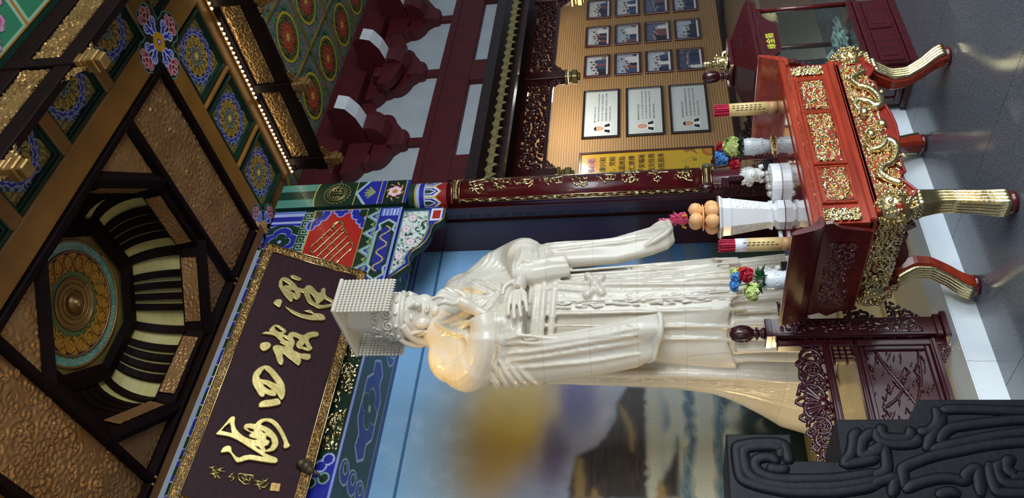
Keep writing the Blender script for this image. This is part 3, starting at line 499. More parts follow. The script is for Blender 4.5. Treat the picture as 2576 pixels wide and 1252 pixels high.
# hanging fascias with gilt carved panels and gilt drop pendants
def fascia(name, label, axis, c, lo, hi, pend, group):
    th = thing(name, label, 'fascia', (c, (lo+hi)/2, 5.1) if axis == 'y' else ((lo+hi)/2, c, 5.1), group)
    def P(t, o, z): return (c+o, t, z) if axis == 'y' else (t, c+o, z)
    def B(n, t0, t1, o0, o1, z0, z1, m, b=.006):
        p, q = P(t0, o0, z0), P(t1, o1, z1); return MB().box(min(p[0], q[0]), max(p[0], q[0]), min(p[1], q[1]), max(p[1], q[1]), z0, z1, b).build(n, m, th)
    B('board', lo, hi, .015, .05, 5.12, 5.635 if axis == 'x' else 5.6, 'darkframe'); B('bottom_rail', lo, hi, 0, .06, 5.10, 5.22, 'darkframe'); B('top_rail', lo, hi, 0, .06, 5.46, 5.60, 'darkframe')
    ps = [lo]+pend+[hi]
    for i in range(len(ps)-1):
        t0, t1 = ps[i]+.06, ps[i+1]-.06
        if t1-t0 < .15: continue
        fr = (frame3((c+.012, t0, 5.245), (0, 1, 0), (0, 0, 1), (-1, 0, 0)) if axis == 'y' else frame3((t0, c+.012, 5.245), (1, 0, 0), (0, 0, 1), (0, -1, 0)))
        w = t1-t0
        MB().prism([(0, 0), (w, 0), (w, .19), (0, .19)], lambda a, b: fr(a, b, -.002), lambda a, b: fr(a, b, -.006)).build('panel_ground', 'gold_dim', th)
        relief('carved_panel', fr, w, .19, int(90*w/.8)+8, 26, 40+i+(7 if axis == 'x' else 0), .035, int(120*w), .018, 'gold_leaf', th, thr=.42)
    for t in pend:
        B('stile', t-.045, t+.045, -.01, .06, 5.08, 5.6, 'darkframe')
        d = MB(); q = P(t, .02, 0)
        for z0, z1, r in ((5.03, 5.08, .042), (4.985, 5.02, .05), (4.93, 4.985, .055), (4.89, 4.93, .042), (5.02, 5.03, .03)): d.box(q[0]-r, q[0]+r, q[1]-r, q[1]+r, z0, z1, .008)
        d.build('drop_pendant', 'gold_leaf', th)
        for sg in (-1, 1):
            fr = frame3(P(t+sg*.05, .02, 5.09), Vector(P(sg, 0, 0))-Vector(P(0, 0, 0)), (0, 0, -1), Vector(P(0, -1, 0))-Vector(P(0, 0, 0)))
            relief('spandrel', fr, .17, .11, 26, 18, 61, .03, 24, .015, 'gold_leaf', th, thr=.4, mask=lambda X, Y: X/.17+Y/.11 < 1.05)
    return th
fascia('hanging_fascia', 'dark wooden fascia with gilt carved panels below the bulb string', 'y', 6.155, 2.4, 5.52, [3.42, 4.40, 5.38], 'carved fascias of the ceiling')
fascia('hanging_fascia', 'dark wooden fascia with gilt carved panels crossing the top corner of the picture', 'x', 2.43, 0.2, 6.12, [.93, 1.90, 2.87, 3.84, 4.81, 5.78], 'carved fascias of the ceiling')
# string of bulbs
ls = thing('bulb_string', 'string of small glowing warm bulbs along the ceiling edge', 'light string', (6.12, 4.4, 5.5))
MB().box(6.105, 6.138, 2.5, 5.53, 5.505, 5.53).build('strip', 'ochre', ls)
b0 = None
for k in range(56):
    y = 2.55+k*.0535
    if k in (18, 19, 37): continue
    if b0 is None: b0 = MB().ball((6.12, y, 5.497), .0125, 8).build('bulb', 'bulb', ls, True); yb = y
    else: dup(b0, (0, y-yb, 0), ls)
light('AREA', 'bulb_string_glow', (6.12, 4.05, 5.47), 1.3, (1, .8, .5), (6.12, 4.05, 0), .05, 2.9)
# green ceiling of the side room: roundel boards between gilt ribs
cg = struct(MB().box(6.2, 14, 1.0, 7.05, 6.29, 6.36).build('ceiling', 'green_frame'))
gc = Canvas(.86, .93, 110, 118, '#5a8a64', -.43, -.465)
sw = swirl(gc.X, gc.Y, 21, .07, 60); gc.fill(sw > np.quantile(sw, .72), '#a8788a'); gc.fill(np.abs(sw-np.quantile(sw, .72)) < .07, '#16283a'); gc.fill(np.abs(sw-np.quantile(sw, .3)) < .06, '#1c3a4a')
gc.disc(0, 0, .345, '#26304a'); gc.disc(0, 0, .335, '#c9b428'); gc.disc(0, 0, .29, '#20241a'); s2 = swirl(gc.X, gc.Y, 5, .03, 260); r2 = np.hypot(gc.X, gc.Y); gc.fill((r2 < .28) & (s2 > np.quantile(s2, .6)), '#8f8a4a')
gc.lobes(0, 0, .215, 8, .25, '#20140f'); gc.lobes(0, 0, .205, 8, .28, '#b03024'); gc.fill((r2 < .2) & (np.abs(np.sin(r2*55+np.cos(np.arctan2(gc.Y, gc.X)*8)*2.2)) < .16), '#d4a24a'); gc.lobes(0, 0, .06, 6, .3, '#d8b24a')
g0 = None
for i in range(9):
    for j in range(4):
        cx, cy = 6.905+.887*i, 6.39-.97*j
        if cx > 13.6 or cy-3.2 < 0: continue
        if g0 is None: g0 = gc.put('painted_board', frame3((cx, cy, 6.27), (1, 0, 0), (0, 1, 0), (0, 0, -1)), 'paint_matte', cg); gp = (cx, cy)
        else: dup(g0, (cx-gp[0], cy-gp[1], 0), cg)
for i in range(10): MB().box(6.448+.887*i, 6.475+.887*i, 3.0, 6.87, 6.245, 6.29).build('rib', 'gold_paint', cg)
for j in range(5): MB().box(6.2, 14, 6.855-.97*j, 6.885-.97*j, 6.243, 6.29).build('rib', 'gold_paint', cg)
MB().box(6.2, 14, 6.93, 7.0, 6.22, 6.29).build('bead_rail', 'darkbrown', cg)
bd = MB()
for k in range(150): bd.ball((6.3+k*.05, 6.93, 6.235), .011, 6)
tag(bd.build('beads', 'pewter_green', cg), kind='stuff')
# green ceiling with pink blossoms towards the entrance
c3 = struct(MB().box(.2, 8.2, -.6, 2.489, 5.635, 5.70).build('ceiling', 'green_frame'))
pc = Canvas(1.0, .8, 120, 96, '#2f7a58', -.5, -.4)
edge = np.maximum(np.abs(pc.X)/.5, np.abs(pc.Y)/.4); pc.fill(edge > .93, '#8fb89a'); pc.fill(edge > .97, '#a86a20')
rs = np.random.RandomState(4)
for k in range(16):
    a = k*2*PI/16; x, y = .42*math.cos(a)*1.0, .33*math.sin(a)
    pc.lobes(x, y, .078, 5, .3, '#163a30', a); pc.lobes(x, y, .07, 5, .3, '#b98aa0', a); pc.lobes(x, y, .04, 5, .3, '#b04a78', a)
p0 = None
for i in range(7):
    for j in range(3):
        cx, cy = .75+1.0*i, 2.0-.8*j
        if p0 is None: p0 = pc.put('painted_board', frame3((cx, cy, 5.63), (1, 0, 0), (0, 1, 0), (0, 0, -1)), 'paint_matte', c3); pp = (cx, cy)
        else: dup(p0, (cx-pp[0], cy-pp[1], 0), c3)
# ---------------------------------------------------------------- painted lintel over the shrine bay
li = thing('painted_lintel', 'painted lintel with red knot panel and blue patterns above the statue', 'lintel', (3.75, 5.9, 4.11))
MB().box(1.0, 5.52, 5.503, 6.27, 4.112, 5.5).build('beam_body', 'green_frame', li)
DG, BL, LB, GR, RD, GD = '#12301f', '#232a96', '#a9b4e0', '#7fa394', '#b3201a', '#c8b264'
lc = Canvas(3.5, 1.39, 560, 222, DG, 2.0, 4.11)
def cloud(cv, pts, r, c, oc):
    for x, z in pts: cv.disc(x, z, r, oc)
    for x, z in pts: cv.disc(x, z, r*.72, c)
# band A: quatrefoil cartouches and end stripes
lc.rect(2, 5.5, 5.165, 5.5, DG)
for cx in (5.08, 4.4, 3.7, 3.0, 2.3):
    lc.lobes(cx, 5.335, .2, 4, .35, LB, 0); lc.lobes(cx, 5.335, .19, 4, .35, BL, 0); lc.lobes(cx, 5.335, .12, 4, .5, LB, 0); lc.lobes(cx, 5.335, .112, 4, .5, DG, 0); lc.disc(cx, 5.335, .02, LB)
    for sx in (-1, 1):
        for z in (5.19, 5.48): lc.lobes(cx+sx*.3, z, .1, 8, .2, LB); lc.lobes(cx+sx*.3, z, .09, 8, .2, BL); lc.disc(cx+sx*.3, z, .04, DG)
lc.rect(5.30, 5.5, 5.165, 5.5, BL); lc.rect(5.325, 5.36, 5.165, 5.5, LB); lc.rect(5.43, 5.47, 5.165, 5.5, LB); lc.rect(5.475, 5.5, 5.165, 5.5, '#6d86d8')
# Greek key
lc.rect(2, 5.5, 5.055, 5.165, DG)
for k in range(34):
    x = 5.47-k*.105
    lc.line([(x, 5.15), (x, 5.07), (x-.075, 5.07), (x-.075, 5.135), (x-.03, 5.135), (x-.03, 5.1), (x-.05, 5.1)], .011, '#9cc0ac')
for z in (5.16, 5.06): lc.line([(2, z), (5.5, z)], .01, GR)
# red panel with cloud corners
lc.rect(2, 5.5, 4.47, 5.055, RD)
for s_e, x0 in ((1, 5.5), (-1, 4.4)):
    for z, sg in ((5.05, -1), (4.475, 1)):
        pts = [(x0-s_e*a, z+sg*b) for a, b in ((0, .13), (.05, .13), (.1, .11), (.12, .06), (.17, .05), (.19, 0), (.23, .0), (.06, .05), (0, .05))]
        cloud(lc, pts, .055, BL, '#8fa2e8')
        lc.lobes(x0-s_e*.06, z+sg*.03, .06, 6, .3, DG)
    cloud(lc, [(x0-s_e*.02, 4.72), (x0-s_e*.02, 4.80), (x0-s_e*.06, 4.76)], .05, BL, '#8fa2e8')
for z in (5.05, 4.475): lc.line([(2, z), (5.5, z)], .012, GD)
lc.line([(5.494, 4.47), (5.494, 5.055)], .012, GD)
# zigzag
lc.rect(2, 5.5, 4.28, 4.47, BL)
zz = []; x = 5.5; k = 0
while x > 2: zz.append((x, 4.29 if k % 2 == 0 else 4.45)); x -= .115; k += 1
lc.poly([(5.5, 4.47)]+zz+[(2, 4.47)], DG)
lc.line(zz, .03, GR); lc.line([(a, b-.022) for a, b in zz], .012, '#b9c8e8')
for k, (a, b) in enumerate(zz):
    for q in (-1, 0, 1): lc.line([(a, b+(.11 if k % 2 == 0 else -.11)), (a+q*.028, b+(.075 if k % 2 == 0 else -.075))], .013, '#8f9a5c')
# lower band: blue cartouche at the end, dark green with gilt branches in the middle
lc.rect(2, 5.5, 4.11, 4.34, BL)
zz2 = [(a, max(b, 4.3)) for a, b in zz]
lc.line([(2, 4.345), (5.5, 4.345)], .012, GR)
car = [(4.55, 4.225), (4.62, 4.31), (4.70, 4.29), (4.74, 4.325), (5.16, 4.325), (5.2, 4.29), (5.27, 4.31), (5.33, 4.225), (5.27, 4.14), (5.2, 4.16), (5.16, 4.125), (4.74, 4.125), (4.70, 4.16), (4.62, 4.14)]
lc.poly(car, DG); lc.line(car, .028, GR, True); lc.line(car, .01, '#c4cfe0', True)
lc.poly([(a if 0 else 4.94+(a-4.94)*.78, 4.225+(b-4.225)*.66) for a, b in car], '#2a2f8e')
for k in range(24):
    t = k/23; xx = 4.66+t*.56; lc.line([(xx, 4.225+.045*math.sin(t*18)), (xx+.025, 4.225+.045*math.sin(t*18+1))], .013, GD)
for k in range(6): lc.line([(5.40+.014*k, 4.14+.03*(k % 2)), (5.40+.014*k, 4.31-.03*((k+1) % 2))], .012, LB)
lc.rect(5.385, 5.49, 4.13, 4.32, '#6a7cc8')
for k in range(5): lc.line([(5.395, 4.15+.036*k), (5.47 if k % 2 else 5.48, 4.15+.036*k)], .014, '#c3caec')
lc.rect(2.72, 4.22, 4.135, 4.47, DG)
for sx, x0 in ((1, 4.22), (-1, 2.72)):
    cloud(lc, [(x0+sx*.0, 4.2), (x0+sx*.06, 4.25), (x0+sx*.08, 4.31), (x0+sx*.06, 4.37), (x0, 4.42)], .055, BL, LB)
    cloud(lc, [(x0+sx*.16, 4.2), (x0+sx*.2, 4.3), (x0+sx*.16, 4.4)], .05, DG, GR)
lc.line([(2, 4.12), (5.5, 4.12)], .02, '#8e9cd6')
lc.put('painted_face', frame3((0, 5.5, 0), (1, 0, 0), (0, 0, 1), (0, -1, 0)), 'paint_gloss', li)
relief('gilt_branches', frame3((2.8, 5.497, 4.15), (1, 0, 0), (0, 0, 1), (0, -1, 0)), 1.35, .3, 230, 50, 71, .045, 80, .02, 'gold', li, thr=.66, beads=.4)
so = Canvas(4.5, .76, 420, 72, DG, 1.0, 5.5)
for cx in (3.38, 2.0, 4.85):
    cl = [(cx-.5, 5.86), (cx-.42, 5.98), (cx-.3, 5.96), (cx-.2, 6.06), (cx+.2, 6.06), (cx+.3, 5.96), (cx+.42, 5.98), (cx+.5, 5.86), (cx+.42, 5.74), (cx+.3, 5.76), (cx+.2, 5.66), (cx-.2, 5.66), (cx-.3, 5.76), (cx-.42, 5.74)]
    so.poly(cl, BL); so.line(cl, .022, '#aab2dc', True)
    so.lobes(cx, 5.86, .2, 4, .6, GR); so.lobes(cx, 5.86, .185, 4, .6, DG); so.disc(cx, 5.86, .035, '#a9b4a8')
    for sx in (-1, 1):
        for q in range(3): so.disc(cx+sx*.69, 5.66+.2*q, .11, '#9fb0b8'); so.disc(cx+sx*.69, 5.66+.2*q, .095, BL); so.disc(cx+sx*.72, 5.66+.2*q, .05, '#9fb0b8'); so.disc(cx+sx*.72, 5.66+.2*q, .038, DG)
so.rect(1, 5.5, 5.5, 5.54, '#20265e'); so.rect(1, 5.5, 6.19, 6.26, BL); so.rect(1, 5.5, 6.175, 6.19, GD)
so.put('painted_soffit', frame3((0, 0, 4.1105), (1, 0, 0), (0, 1, 0), (0, 0, -1)), 'paint_gloss', li)
# endless knot in gilt cord on the red panel
KX, KZ = 4.97, 4.745
def kp(u, v): return (KX+(u+v)*.108, 5.49, KZ+(u-v)*.068)
kn = MB()
for o in (-1.33, 0, 1.33):
    for sw_ in (0, 1):
        P = []; hl, hw = 1.75, .36
        for t in range(24):
            a = t/24*2*PI; cx = (hl-hw) if math.cos(a) >= 0 else -(hl-hw); p, q = cx+hw*math.cos(a), o*1.0+hw*math.sin(a); P.append(kp(p, q) if sw_ == 0 else kp(q, p))
        kn.tube(P+[P[0]], .0068, 6)
P = []
for t in range(20):
    a = -2.2+t/19*4.4; P.append((KX+.265+.085*math.cos(a), 5.488, KZ+.062*math.sin(a)))
kn.tube(P, .0085, 6); kn.build('gilt_knot', 'gold', li, True)
# ---------------------------------------------------------------- column with painted head and gilt couplet board
co = thing('shrine_column', 'dark red round column with painted square head right of the statue', 'column', (5.66, 5.55, .135))
CX, CY = 5.66, 5.55
MB().lathe([(.19, .0), (.19, .06), (.2, .10), (.17, .16), (.155, .18), (.15, .2), (.15, 3.9)], (CX, CY, .135), 32).build('shaft', 'column_red', co, True)
MB().box(5.522, 5.862, 5.462, 5.75, 4.07, 5.5, .004).build('head_block', 'green_frame', co)
pc2 = Canvas(.336, 1.43, 80, 330, DG, 5.453, 4.05)
pc2.rect(5.4, 5.9, 5.0, 5.5, '#4f8c7c'); pc2.rect(5.57, 5.69, 5.0, 5.5, '#123628')
pc2.rect(5.4, 5.9, 4.62, 5.06, '#12301f'); ell = [(5.626+.2*math.cos(t*PI/12), 5.02+.06*math.sin(t*PI/12)) for t in range(13)]; pc2.poly(ell, '#12301f'); pc2.line(ell, .012, GD)
pc2.rect(5.4, 5.9, 4.36, 4.62, DG); pc2.poly([(5.45, 4.40), (5.45, 4.52), (5.626, 4.64), (5.80, 4.52), (5.80, 4.36), (5.45, 4.36)], BL)
pc2.line([(5.45, 4.50), (5.626, 4.62), (5.80, 4.50)], .028, '#9cc0c0')
for a in (-.9, -.45, 0, .45, .9): pc2.line([(5.626, 4.42), (5.626+.09*math.sin(a), 4.42+.1*math.cos(a))], .024, '#8f9a5c')
pc2.rect(5.4, 5.9, 4.31, 4.36, '#232a96'); pc2.rect(5.4, 5.9, 4.09, 4.31, '#16231a'); pc2.rect(5.4, 5.9, 4.05, 4.09, '#232a96')
for z in (4.365, 4.31, 4.09, 4.625): pc2.line([(5.45, z), (5.80, z)], .007, GD)
pc2.lobes(5.626, 4.20, .082, 6, .25, '#d06a86'); pc2.lobes(5.626, 4.20, .07, 6, .3, '#f0d4dc'); pc2.lobes(5.626, 4.20, .035, 8, .5, '#c08a2c')
for k in range(8):
    a = k*PI/4+.4; pc2.line([(5.626+.1*math.cos(a), 4.20+.075*math.sin(a)), (5.626+.13*math.cos(a+.3), 4.20+.09*math.sin(a+.3))], .012, GD)
pc2.put('painted_front', frame3((.069, 5.461, .02), (1, 0, 0), (0, 0, 1), (0, -1, 0)), 'paint_gloss', co)
rd = MB()
for r in (.105, .085): rd.tube([(5.695+r*math.cos(t*PI/16), 5.455, 4.85+r*math.sin(t*PI/16)) for t in range(33)], .006, 6)
for P in ([(-.05, .06), (-.05, -.05)], [(0, .075), (0, -.075)], [(-.08, 0), (-.02, 0)], [(.03, .06), (.03, -.06)], [(.03, .05), (.07, .05), (.07, .02), (.03, .02)], [(.03, -.02), (.07, -.02), (.07, -.05)], [(-.07, .03), (-.03, .03)], [(-.07, -.03), (-.03, -.03)]): rd.tube([(5.695+a, 5.455, 4.85+b) for a, b in P], .005, 5)
for k in range(20):
    a = k*PI/10; rd.tube([(5.695+r*math.cos(a+b), 5.456, 4.85+(r+.0)*math.sin(a+b)) for r, b in ((.125, 0), (.145, .08), (.15, .2), (.135, .26))], .005, 5)
rd.build('longevity_roundel', 'gold_pale', co, True)
# painted collar at the column top
cb = Canvas(1.0, .40, 150, 90, '#8e1a18', -.5, 3.65)
cb.rect(-.5, .5, 3.93, 4.05, '#123628'); cb.rect(-.5, .5, 3.965, 3.985, '#b7a23c'); cb.rect(-.5, .5, 3.87, 3.965, LB); cb.rect(-.5, .5, 3.885, 3.935, BL)
for k in range(-4, 5):
    x = k*.12
    for w, dz, c in ((.06, 0, '#c9a53c'), (.054, .012, '#dfe4f4'), (.043, .03, BL), (.03, .055, '#dfe4f4'), (.022, .07, '#123628')): cb.poly([(x-w, 3.872), (x+w, 3.872), (x+w, 3.76+dz), (x, 3.70+dz), (x-w, 3.76+dz)], c)
me = cb.mesh('painted_collar', frame3((0, 0, 0), (1, 0, 0), (0, 0, 1), (0, -1, 0)))
def wrap(me, R):
    n = len(me.vertices); c = np.empty(n*3); me.vertices.foreach_get('co', c); c = c.reshape(-1, 3); a = c[:, 0]/R-.35; d = R-c[:, 1]*1
    me.vertices.foreach_set('co', np.stack([CX+d*np.sin(a), CY-d*np.cos(a), c[:, 2]], 1).ravel()); me.update()
wrap(me, .154); put('painted_collar', me, 'paint_gloss', co)
# couplet board (curved), its gilt border and characters
cbd = thing('couplet_board', 'curved dark red couplet board with gilt characters on the column', 'couplet board', (5.66, 5.4, 1.05))
def cy(a, z, r=.168): return (CX+r*math.sin(a), CY-r*math.cos(a), z)
HB = 1.18; ns = 20
MB().loft([[cy(-HB+2*HB*k/ns, z, .168) for k in range(ns+1)]+[cy(HB-2*HB*k/ns, z, .153) for k in range(ns+1)] for z in (1.04, 3.60)]).build('board', 'column_red', cbd, True)
bo = MB()
for sg in (-1, 1):
    for a in (HB-.01, HB-.24): bo.tube([cy(sg*a, z, .171) for z in (1.05, 3.59)], .0045, 5)
for z in (1.05, 1.13, 3.51, 3.59): bo.tube([cy(-HB+2*HB*k/ns, z, .171) for k in range(ns+1)], .0055, 5)
for k in range(22):
    a = -HB+.3+k*.083
    for z in (1.06, 3.52): bo.tube([cy(a, z, .171), cy(a, z+.055, .171), cy(a+.05, z+.055, .171), cy(a+.05, z+.02, .171), cy(a+.025, z+.02, .171)], .003, 4)
for sg in (-1, 1):
    for k in range(17):
        z0 = 1.16+k*.139; P = [cy(sg*(HB-.125+.07*math.sin(t/12*2*PI)), z0+.139*t/12, .171) for t in range(13)]; bo.tube(P, .004, 4)
        for q in (0, 1):
            s2 = 1 if q == 0 else -1
            bo.tube([cy(sg*(HB-.125+s2*(.02+.04*math.cos(t*.7))*(1-t*.08)), z0+.035+.07*q+.028*math.sin(t*.7)*(1-t*.08), .171) for t in range(9)], .0032, 4)
    for z in (1.75, 2.55, 3.2): bo.ball(cy(sg*(HB-.125), z, .171), .022, 8, (1, 1, 1.6))
bo.build('gilt_border', 'gold', cbd, True)
for ch in COUPLET:
    m = MB()
    for stx in ch:
        pp = [cy(a, z, .171) for a, z in stx]
        pp = [tuple(p) for p in cr(pp, 4)] if len(pp) > 2 else pp
        rr = [.0105+.004*math.sin(i*1.7+len(pp)) for i in range(len(pp))]; rr[-1] *= .6
        m.tube(pp, rr, 6)
    m.build('character', 'gold', cbd, True)
# carved bracket under the lintel
BRK = [(5.494, 4.105), (5.482, 3.677), (5.446, 3.658), (5.323, 3.653), (5.276, 3.691), (5.255, 3.742), (5.184, 3.763), (5.113, 3.760), (5.020, 3.772), (4.952, 3.800), (4.886, 3.851), (4.808, 3.873), (4.769, 3.861), (4.745, 3.826), (4.583, 4.033), (4.583, 4.105)]
BRK = [(5.49, 4.105), (5.49, 3.70), (5.45, 3.655), (5.33, 3.655), (5.28, 3.69), (5.26, 3.735), (5.22, 3.755), (5.12, 3.762), (5.03, 3.79), (4.955, 3.84), (4.90, 3.905), (4.82, 3.93), (4.76, 3.91), (4.74, 3.90), (4.55, 4.105)]
br = thing('lintel_bracket', 'white floral painted bracket with gilt edge under the lintel', 'bracket', (5.1, 5.5, 3.66))
MB().prism(BRK, lambda a, b: (a, 5.515, b), lambda a, b: (a, 5.60, b)).build('board', 'green_frame', br)
bc = Canvas(.95, .46, 210, 100, '#232a96', 4.54, 3.65)
inn = [(5.44, 4.08), (5.44, 3.83), (5.2, 3.80), (5.03, 3.835), (4.96, 3.88), (4.9, 3.95), (4.82, 3.975), (4.76, 3.955), (4.62, 4.08)]
bc.poly(inn, '#dfe8e2'); s3 = swirl(bc.X, bc.Y, 31, .06, 40); ins = bc.inside(inn); bc.fill(ins & (s3 > np.quantile(s3, .6)), '#a9c9b6'); bc.fill(ins & (s3 > np.quantile(s3, .84)), '#1f5a3c'); bc.fill(ins & (s3 < np.quantile(s3, .1)), '#dca9bc')
for x, z in ((5.2, 4.02), (5.03, 3.95), (5.35, 3.98), (4.85, 4.03)): bc.lobes(x, z, .05, 5, .3, '#b98a9c'); bc.lobes(x, z, .043, 5, .35, '#f3e3e8'); bc.disc(x, z, .012, '#d9a0b0')
bc.rect(5.30, 5.47, 3.68, 3.8, '#dfe4f0'); bc.rect(5.33, 5.44, 3.70, 3.78, '#b3201a'); bc.line(inn, .014, GR, True); bc.rect(5.455, 5.49, 3.85, 4.1, '#123628')
m_ = bc.inside(BRK); me = bc.mesh('painted_face', frame3((0, 5.512, 0), (1, 0, 0), (0, 0, 1), (0, -1, 0)))
bmx = bmesh.new(); bmx.from_mesh(me); keepf = m_.ravel(); bmx.verts.ensure_lookup_table()
bmesh.ops.delete(bmx, geom=[v for v in bmx.verts if not keepf[v.index]], context='VERTS'); bmx.to_mesh(me); bmx.free(); put('painted_face', me, 'paint_gloss', br)
bo = MB(); bo.tube([(a, 5.508, b) for a, b in BRK[1:]], .008, 6); bo.tube([(4.55+.0, 5.508, 4.1), (4.55, 5.6, 4.1)], .006, 5)
bo.tube([(5.26, 5.508, 3.77), (5.12, 5.508, 3.80), (5.03, 5.508, 3.825), (4.96, 5.508, 3.87), (4.905, 5.508, 3.935)], .006, 6); bo.build('gilt_edge', 'gold_pale', br, True)
# ---------------------------------------------------------------- hanging name plaque, leaning forward
pq = thing('name_plaque', 'leaning dark plaque with gilt carved frame and four large gilt characters', 'plaque', (3.3, 5.38, 4.245))
pf = frame3((4.535, 5.38, 4.245), (1, 0, 0), (0, -.4867, .8734), (0, -.8734, -.4867))
PW, PH = 2.46, .939
MB().prism([(-PW, 0), (0, 0), (0, PH), (-PW, PH)], lambda a, b: pf(a, b, 0), lambda a, b: pf(a, b, -.05)).build('back_board', 'darkbrown', pq)
mat('plaque_ground', '#32131c', .6, 0, '#280f17', 5, .02, 80, 0, (2, 14, 2), ior=1.3)
MB().prism([(-PW+.08, .08), (-.08, .08), (-.08, PH-.08), (-PW+.08, PH-.08)], lambda a, b: pf(a, b, .006), lambda a, b: pf(a, b, -.01)).build('ground', 'plaque_ground', pq)
gl_ = MB()
for e in (.004, .078):
    c4 = [(-PW+e, e), (-e, e), (-e, PH-e), (-PW+e, PH-e), (-PW+e, e)]
    for i in range(4): gl_.tube([pf(*c4[i], .012), pf(*c4[i+1], .012)], .006, 6)
gl_.build('gilt_line', 'gold', pq, True)
for (a0, b0, w, h, sd) in ((-PW+.01, .012, PW-.02, .06, 81), (-PW+.01, PH-.072, PW-.02, .06, 82), (-.072, .075, .06, PH-.15, 83), (-PW+.012, .075, .06, PH-.15, 84)):
    relief('carved_border', frame3(pf(a0, b0, .003), pf(1, 0)-pf(0, 0), pf(0, 1)-pf(0, 0), pf(0, 0, 1)-pf(0, 0)), w, h, max(12, int(w*150)), max(12, int(h*150)), sd, .028, int(260*max(w, h)), .022, 'gold_leaf', pq, thr=.45)
for CH in (CH_ZE, CH_BEI, CH_SI, CH_HAI):
    m = MB()
    for outer, holes in CH:
        V, F = flat([[(p.x, p.y) for p in cr([(a, b, 0) for a, b in outer], 2, True)]]+holes, .016, .006)
        m.add([pf(v.x, v.y, .018+v.z) for v in V], F)
    put('character', m.mesh('character'), 'gold_pale', pq)
m = MB()
for s_ in SIG: m.tube([pf(a, b, .012) for a, b in s_], .0085, 6)
m.build('signature', 'gold_pale', pq, True)
V, F = flat([SEAL], .008, .002); m = MB().add([pf(v.x, v.y, .01+v.z) for v in V], F); m.build('seal', 'gold_leaf', pq)
bt = MB()
for a, b, r in ((-1.965, .06, .05), (-1.95, .1, .04), (-1.985, .03, .038), (-1.94, .05, .035)): bt.ball(pf(a, b, .03), r, 12)
bt.tube([pf(-1.98, .0, .03), pf(-2.0, -.04, .02), pf(-2.0, -.07, -.02)], .012, 6)
tag(bt.build('plaque_hook', 'bronze', None, True), 'bronze cloud-shaped hook at the lower left of the name plaque', 'hook')
bt = MB()
for a, z, r in ((.55, 1.08, .03), (.68, 1.1, .026), (.6, 1.05, .024)): bt.ball(cy(a, z, .185), r, 10)
tag(bt.build('board_hook', 'pewter_green', None, True), 'small green bronze hook at the foot of the couplet board', 'hook')
# ---------------------------------------------------------------- sea mural
mu = thing('sea_mural', 'large oil mural of sea, rocks and glowing clouds behind the statue', 'mural', (3.4, 6.28, .2))
mc = Canvas(4.6, 3.95, 380, 326, '#7ba7c8', 1.08, .2)
X, Z = mc.X, mc.Y
def blob(x, z, rx, rz, c, a=1.0, p=1.0): mc.fill(np.ones_like(X, bool), c, a*np.exp(-(((X-x)/rx)**2+((Z-z)/rz)**2)**p))
n1 = swirl(X, Z, 51, .35, 40); n2 = swirl(X, Z, 52, .12, 120)
mc.fill(Z > 3.2, '#6f9fc6', np.clip((Z-3.0)/1.2, 0, 1)); mc.fill(Z < 3.2, '#86a3b4', np.clip((3.3-Z)/1.2, 0, .8))
blob(2.5, 3.6, 1.2, .5, '#8db8d2', .5); blob(4.9, 2.9, .9, .7, '#4b79b0', .8); blob(5.3, 2.2, .7, .45, '#2f62a4', .9); blob(5.2, 3.5, .8, .4, '#7ba6d0', .7)
blob(3.35, 3.15, .85, .55, '#8f7a45', .75); blob(3.42, 2.85, .55, .36, '#c8a02c', .95); blob(3.42, 2.95, .28, .2, '#d8b020', .8); blob(3.75, 2.8, .5, .4, '#d6bd6a', .7); blob(3.06, 3.05, .5, .3, '#a87f3a', .6)
blob(3.75, 2.38, .42, .26, '#6a6690', .95, 1.5); blob(3.15, 2.55, .5, .22, '#6f6480', .9, 1.4); blob(2.7, 2.72, .5, .22, '#7a87a8', .8); blob(2.6, 2.3, .9, .35, '#8890ac', .7); blob(3.5, 2.1, 1.0, .28, '#9a93a0', .8); blob(3.65, 2.55, .2, .1, '#d4bf8a', .6); blob(3.32, 2.62, .2, .08, '#d4bf8a', .6)
mc.fill(np.ones_like(X, bool), '#ffffff', .1*np.clip(n1*.4, 0, 1))
sg = lambda v, k=14.0: 1/(1+np.exp(-np.clip(v*k, -40, 40))); AL = np.ones_like(X, bool)
n3 = swirl(X*.35, Z*2.2, 53, .12, 160)
mc.fill(AL, '#a3aca6', sg(1.77-Z, 90)); wv = np.sin(Z*24+n1*1.0+.6*np.sin(X*4.5+Z*3))+.35*n3+.25*n2
w0 = sg(1.56-Z, 40)
mc.fill(AL, '#6d8188', w0*sg(wv, 5)*.8); mc.fill(AL, '#2f5068', w0*sg(wv-.75, 7)); mc.fill(AL, '#b5ad96', w0*np.exp(-((wv+.35)/.3)**2)*.7); mc.fill(AL, '#8f9c98', sg(1.77-Z, 90)*sg(n3-.6, 5)*.5)
mc.fill(AL, '#b3aa90', np.exp(-((Z-1.66)/.05)**2)*.5); mc.fill(AL, '#15304e', sg(1.77-Z, 60)*sg(X-4.25, 7)*.9); mc.fill(AL, '#2b5276', sg(1.77-Z, 60)*sg(X-4.25, 7)*sg(wv-.6, 5)*.7)
mc.fill(AL, '#18261f', sg(1.02-Z+.12*n1-.1*np.sin(X*2.2), 22)); mc.fill(AL, '#46553a', sg(1.0-Z, 20)*sg(n2-1.0, 6)*.7)
for P, c in ((MTN1, '#2d2724'), (MTN2, '#262120')):
    dd_ = mc.dist(P, True)*np.where(mc.inside(P), 1, -1)+.012*n2; mk = sg(dd_, 90); mc.fill(AL, c, mk); mc.fill(AL, '#453e3a', mk*sg(n3-.2, 4)*.6); mc.fill(AL, '#1a1716', mk*sg(-n2-.4, 5)*.7)
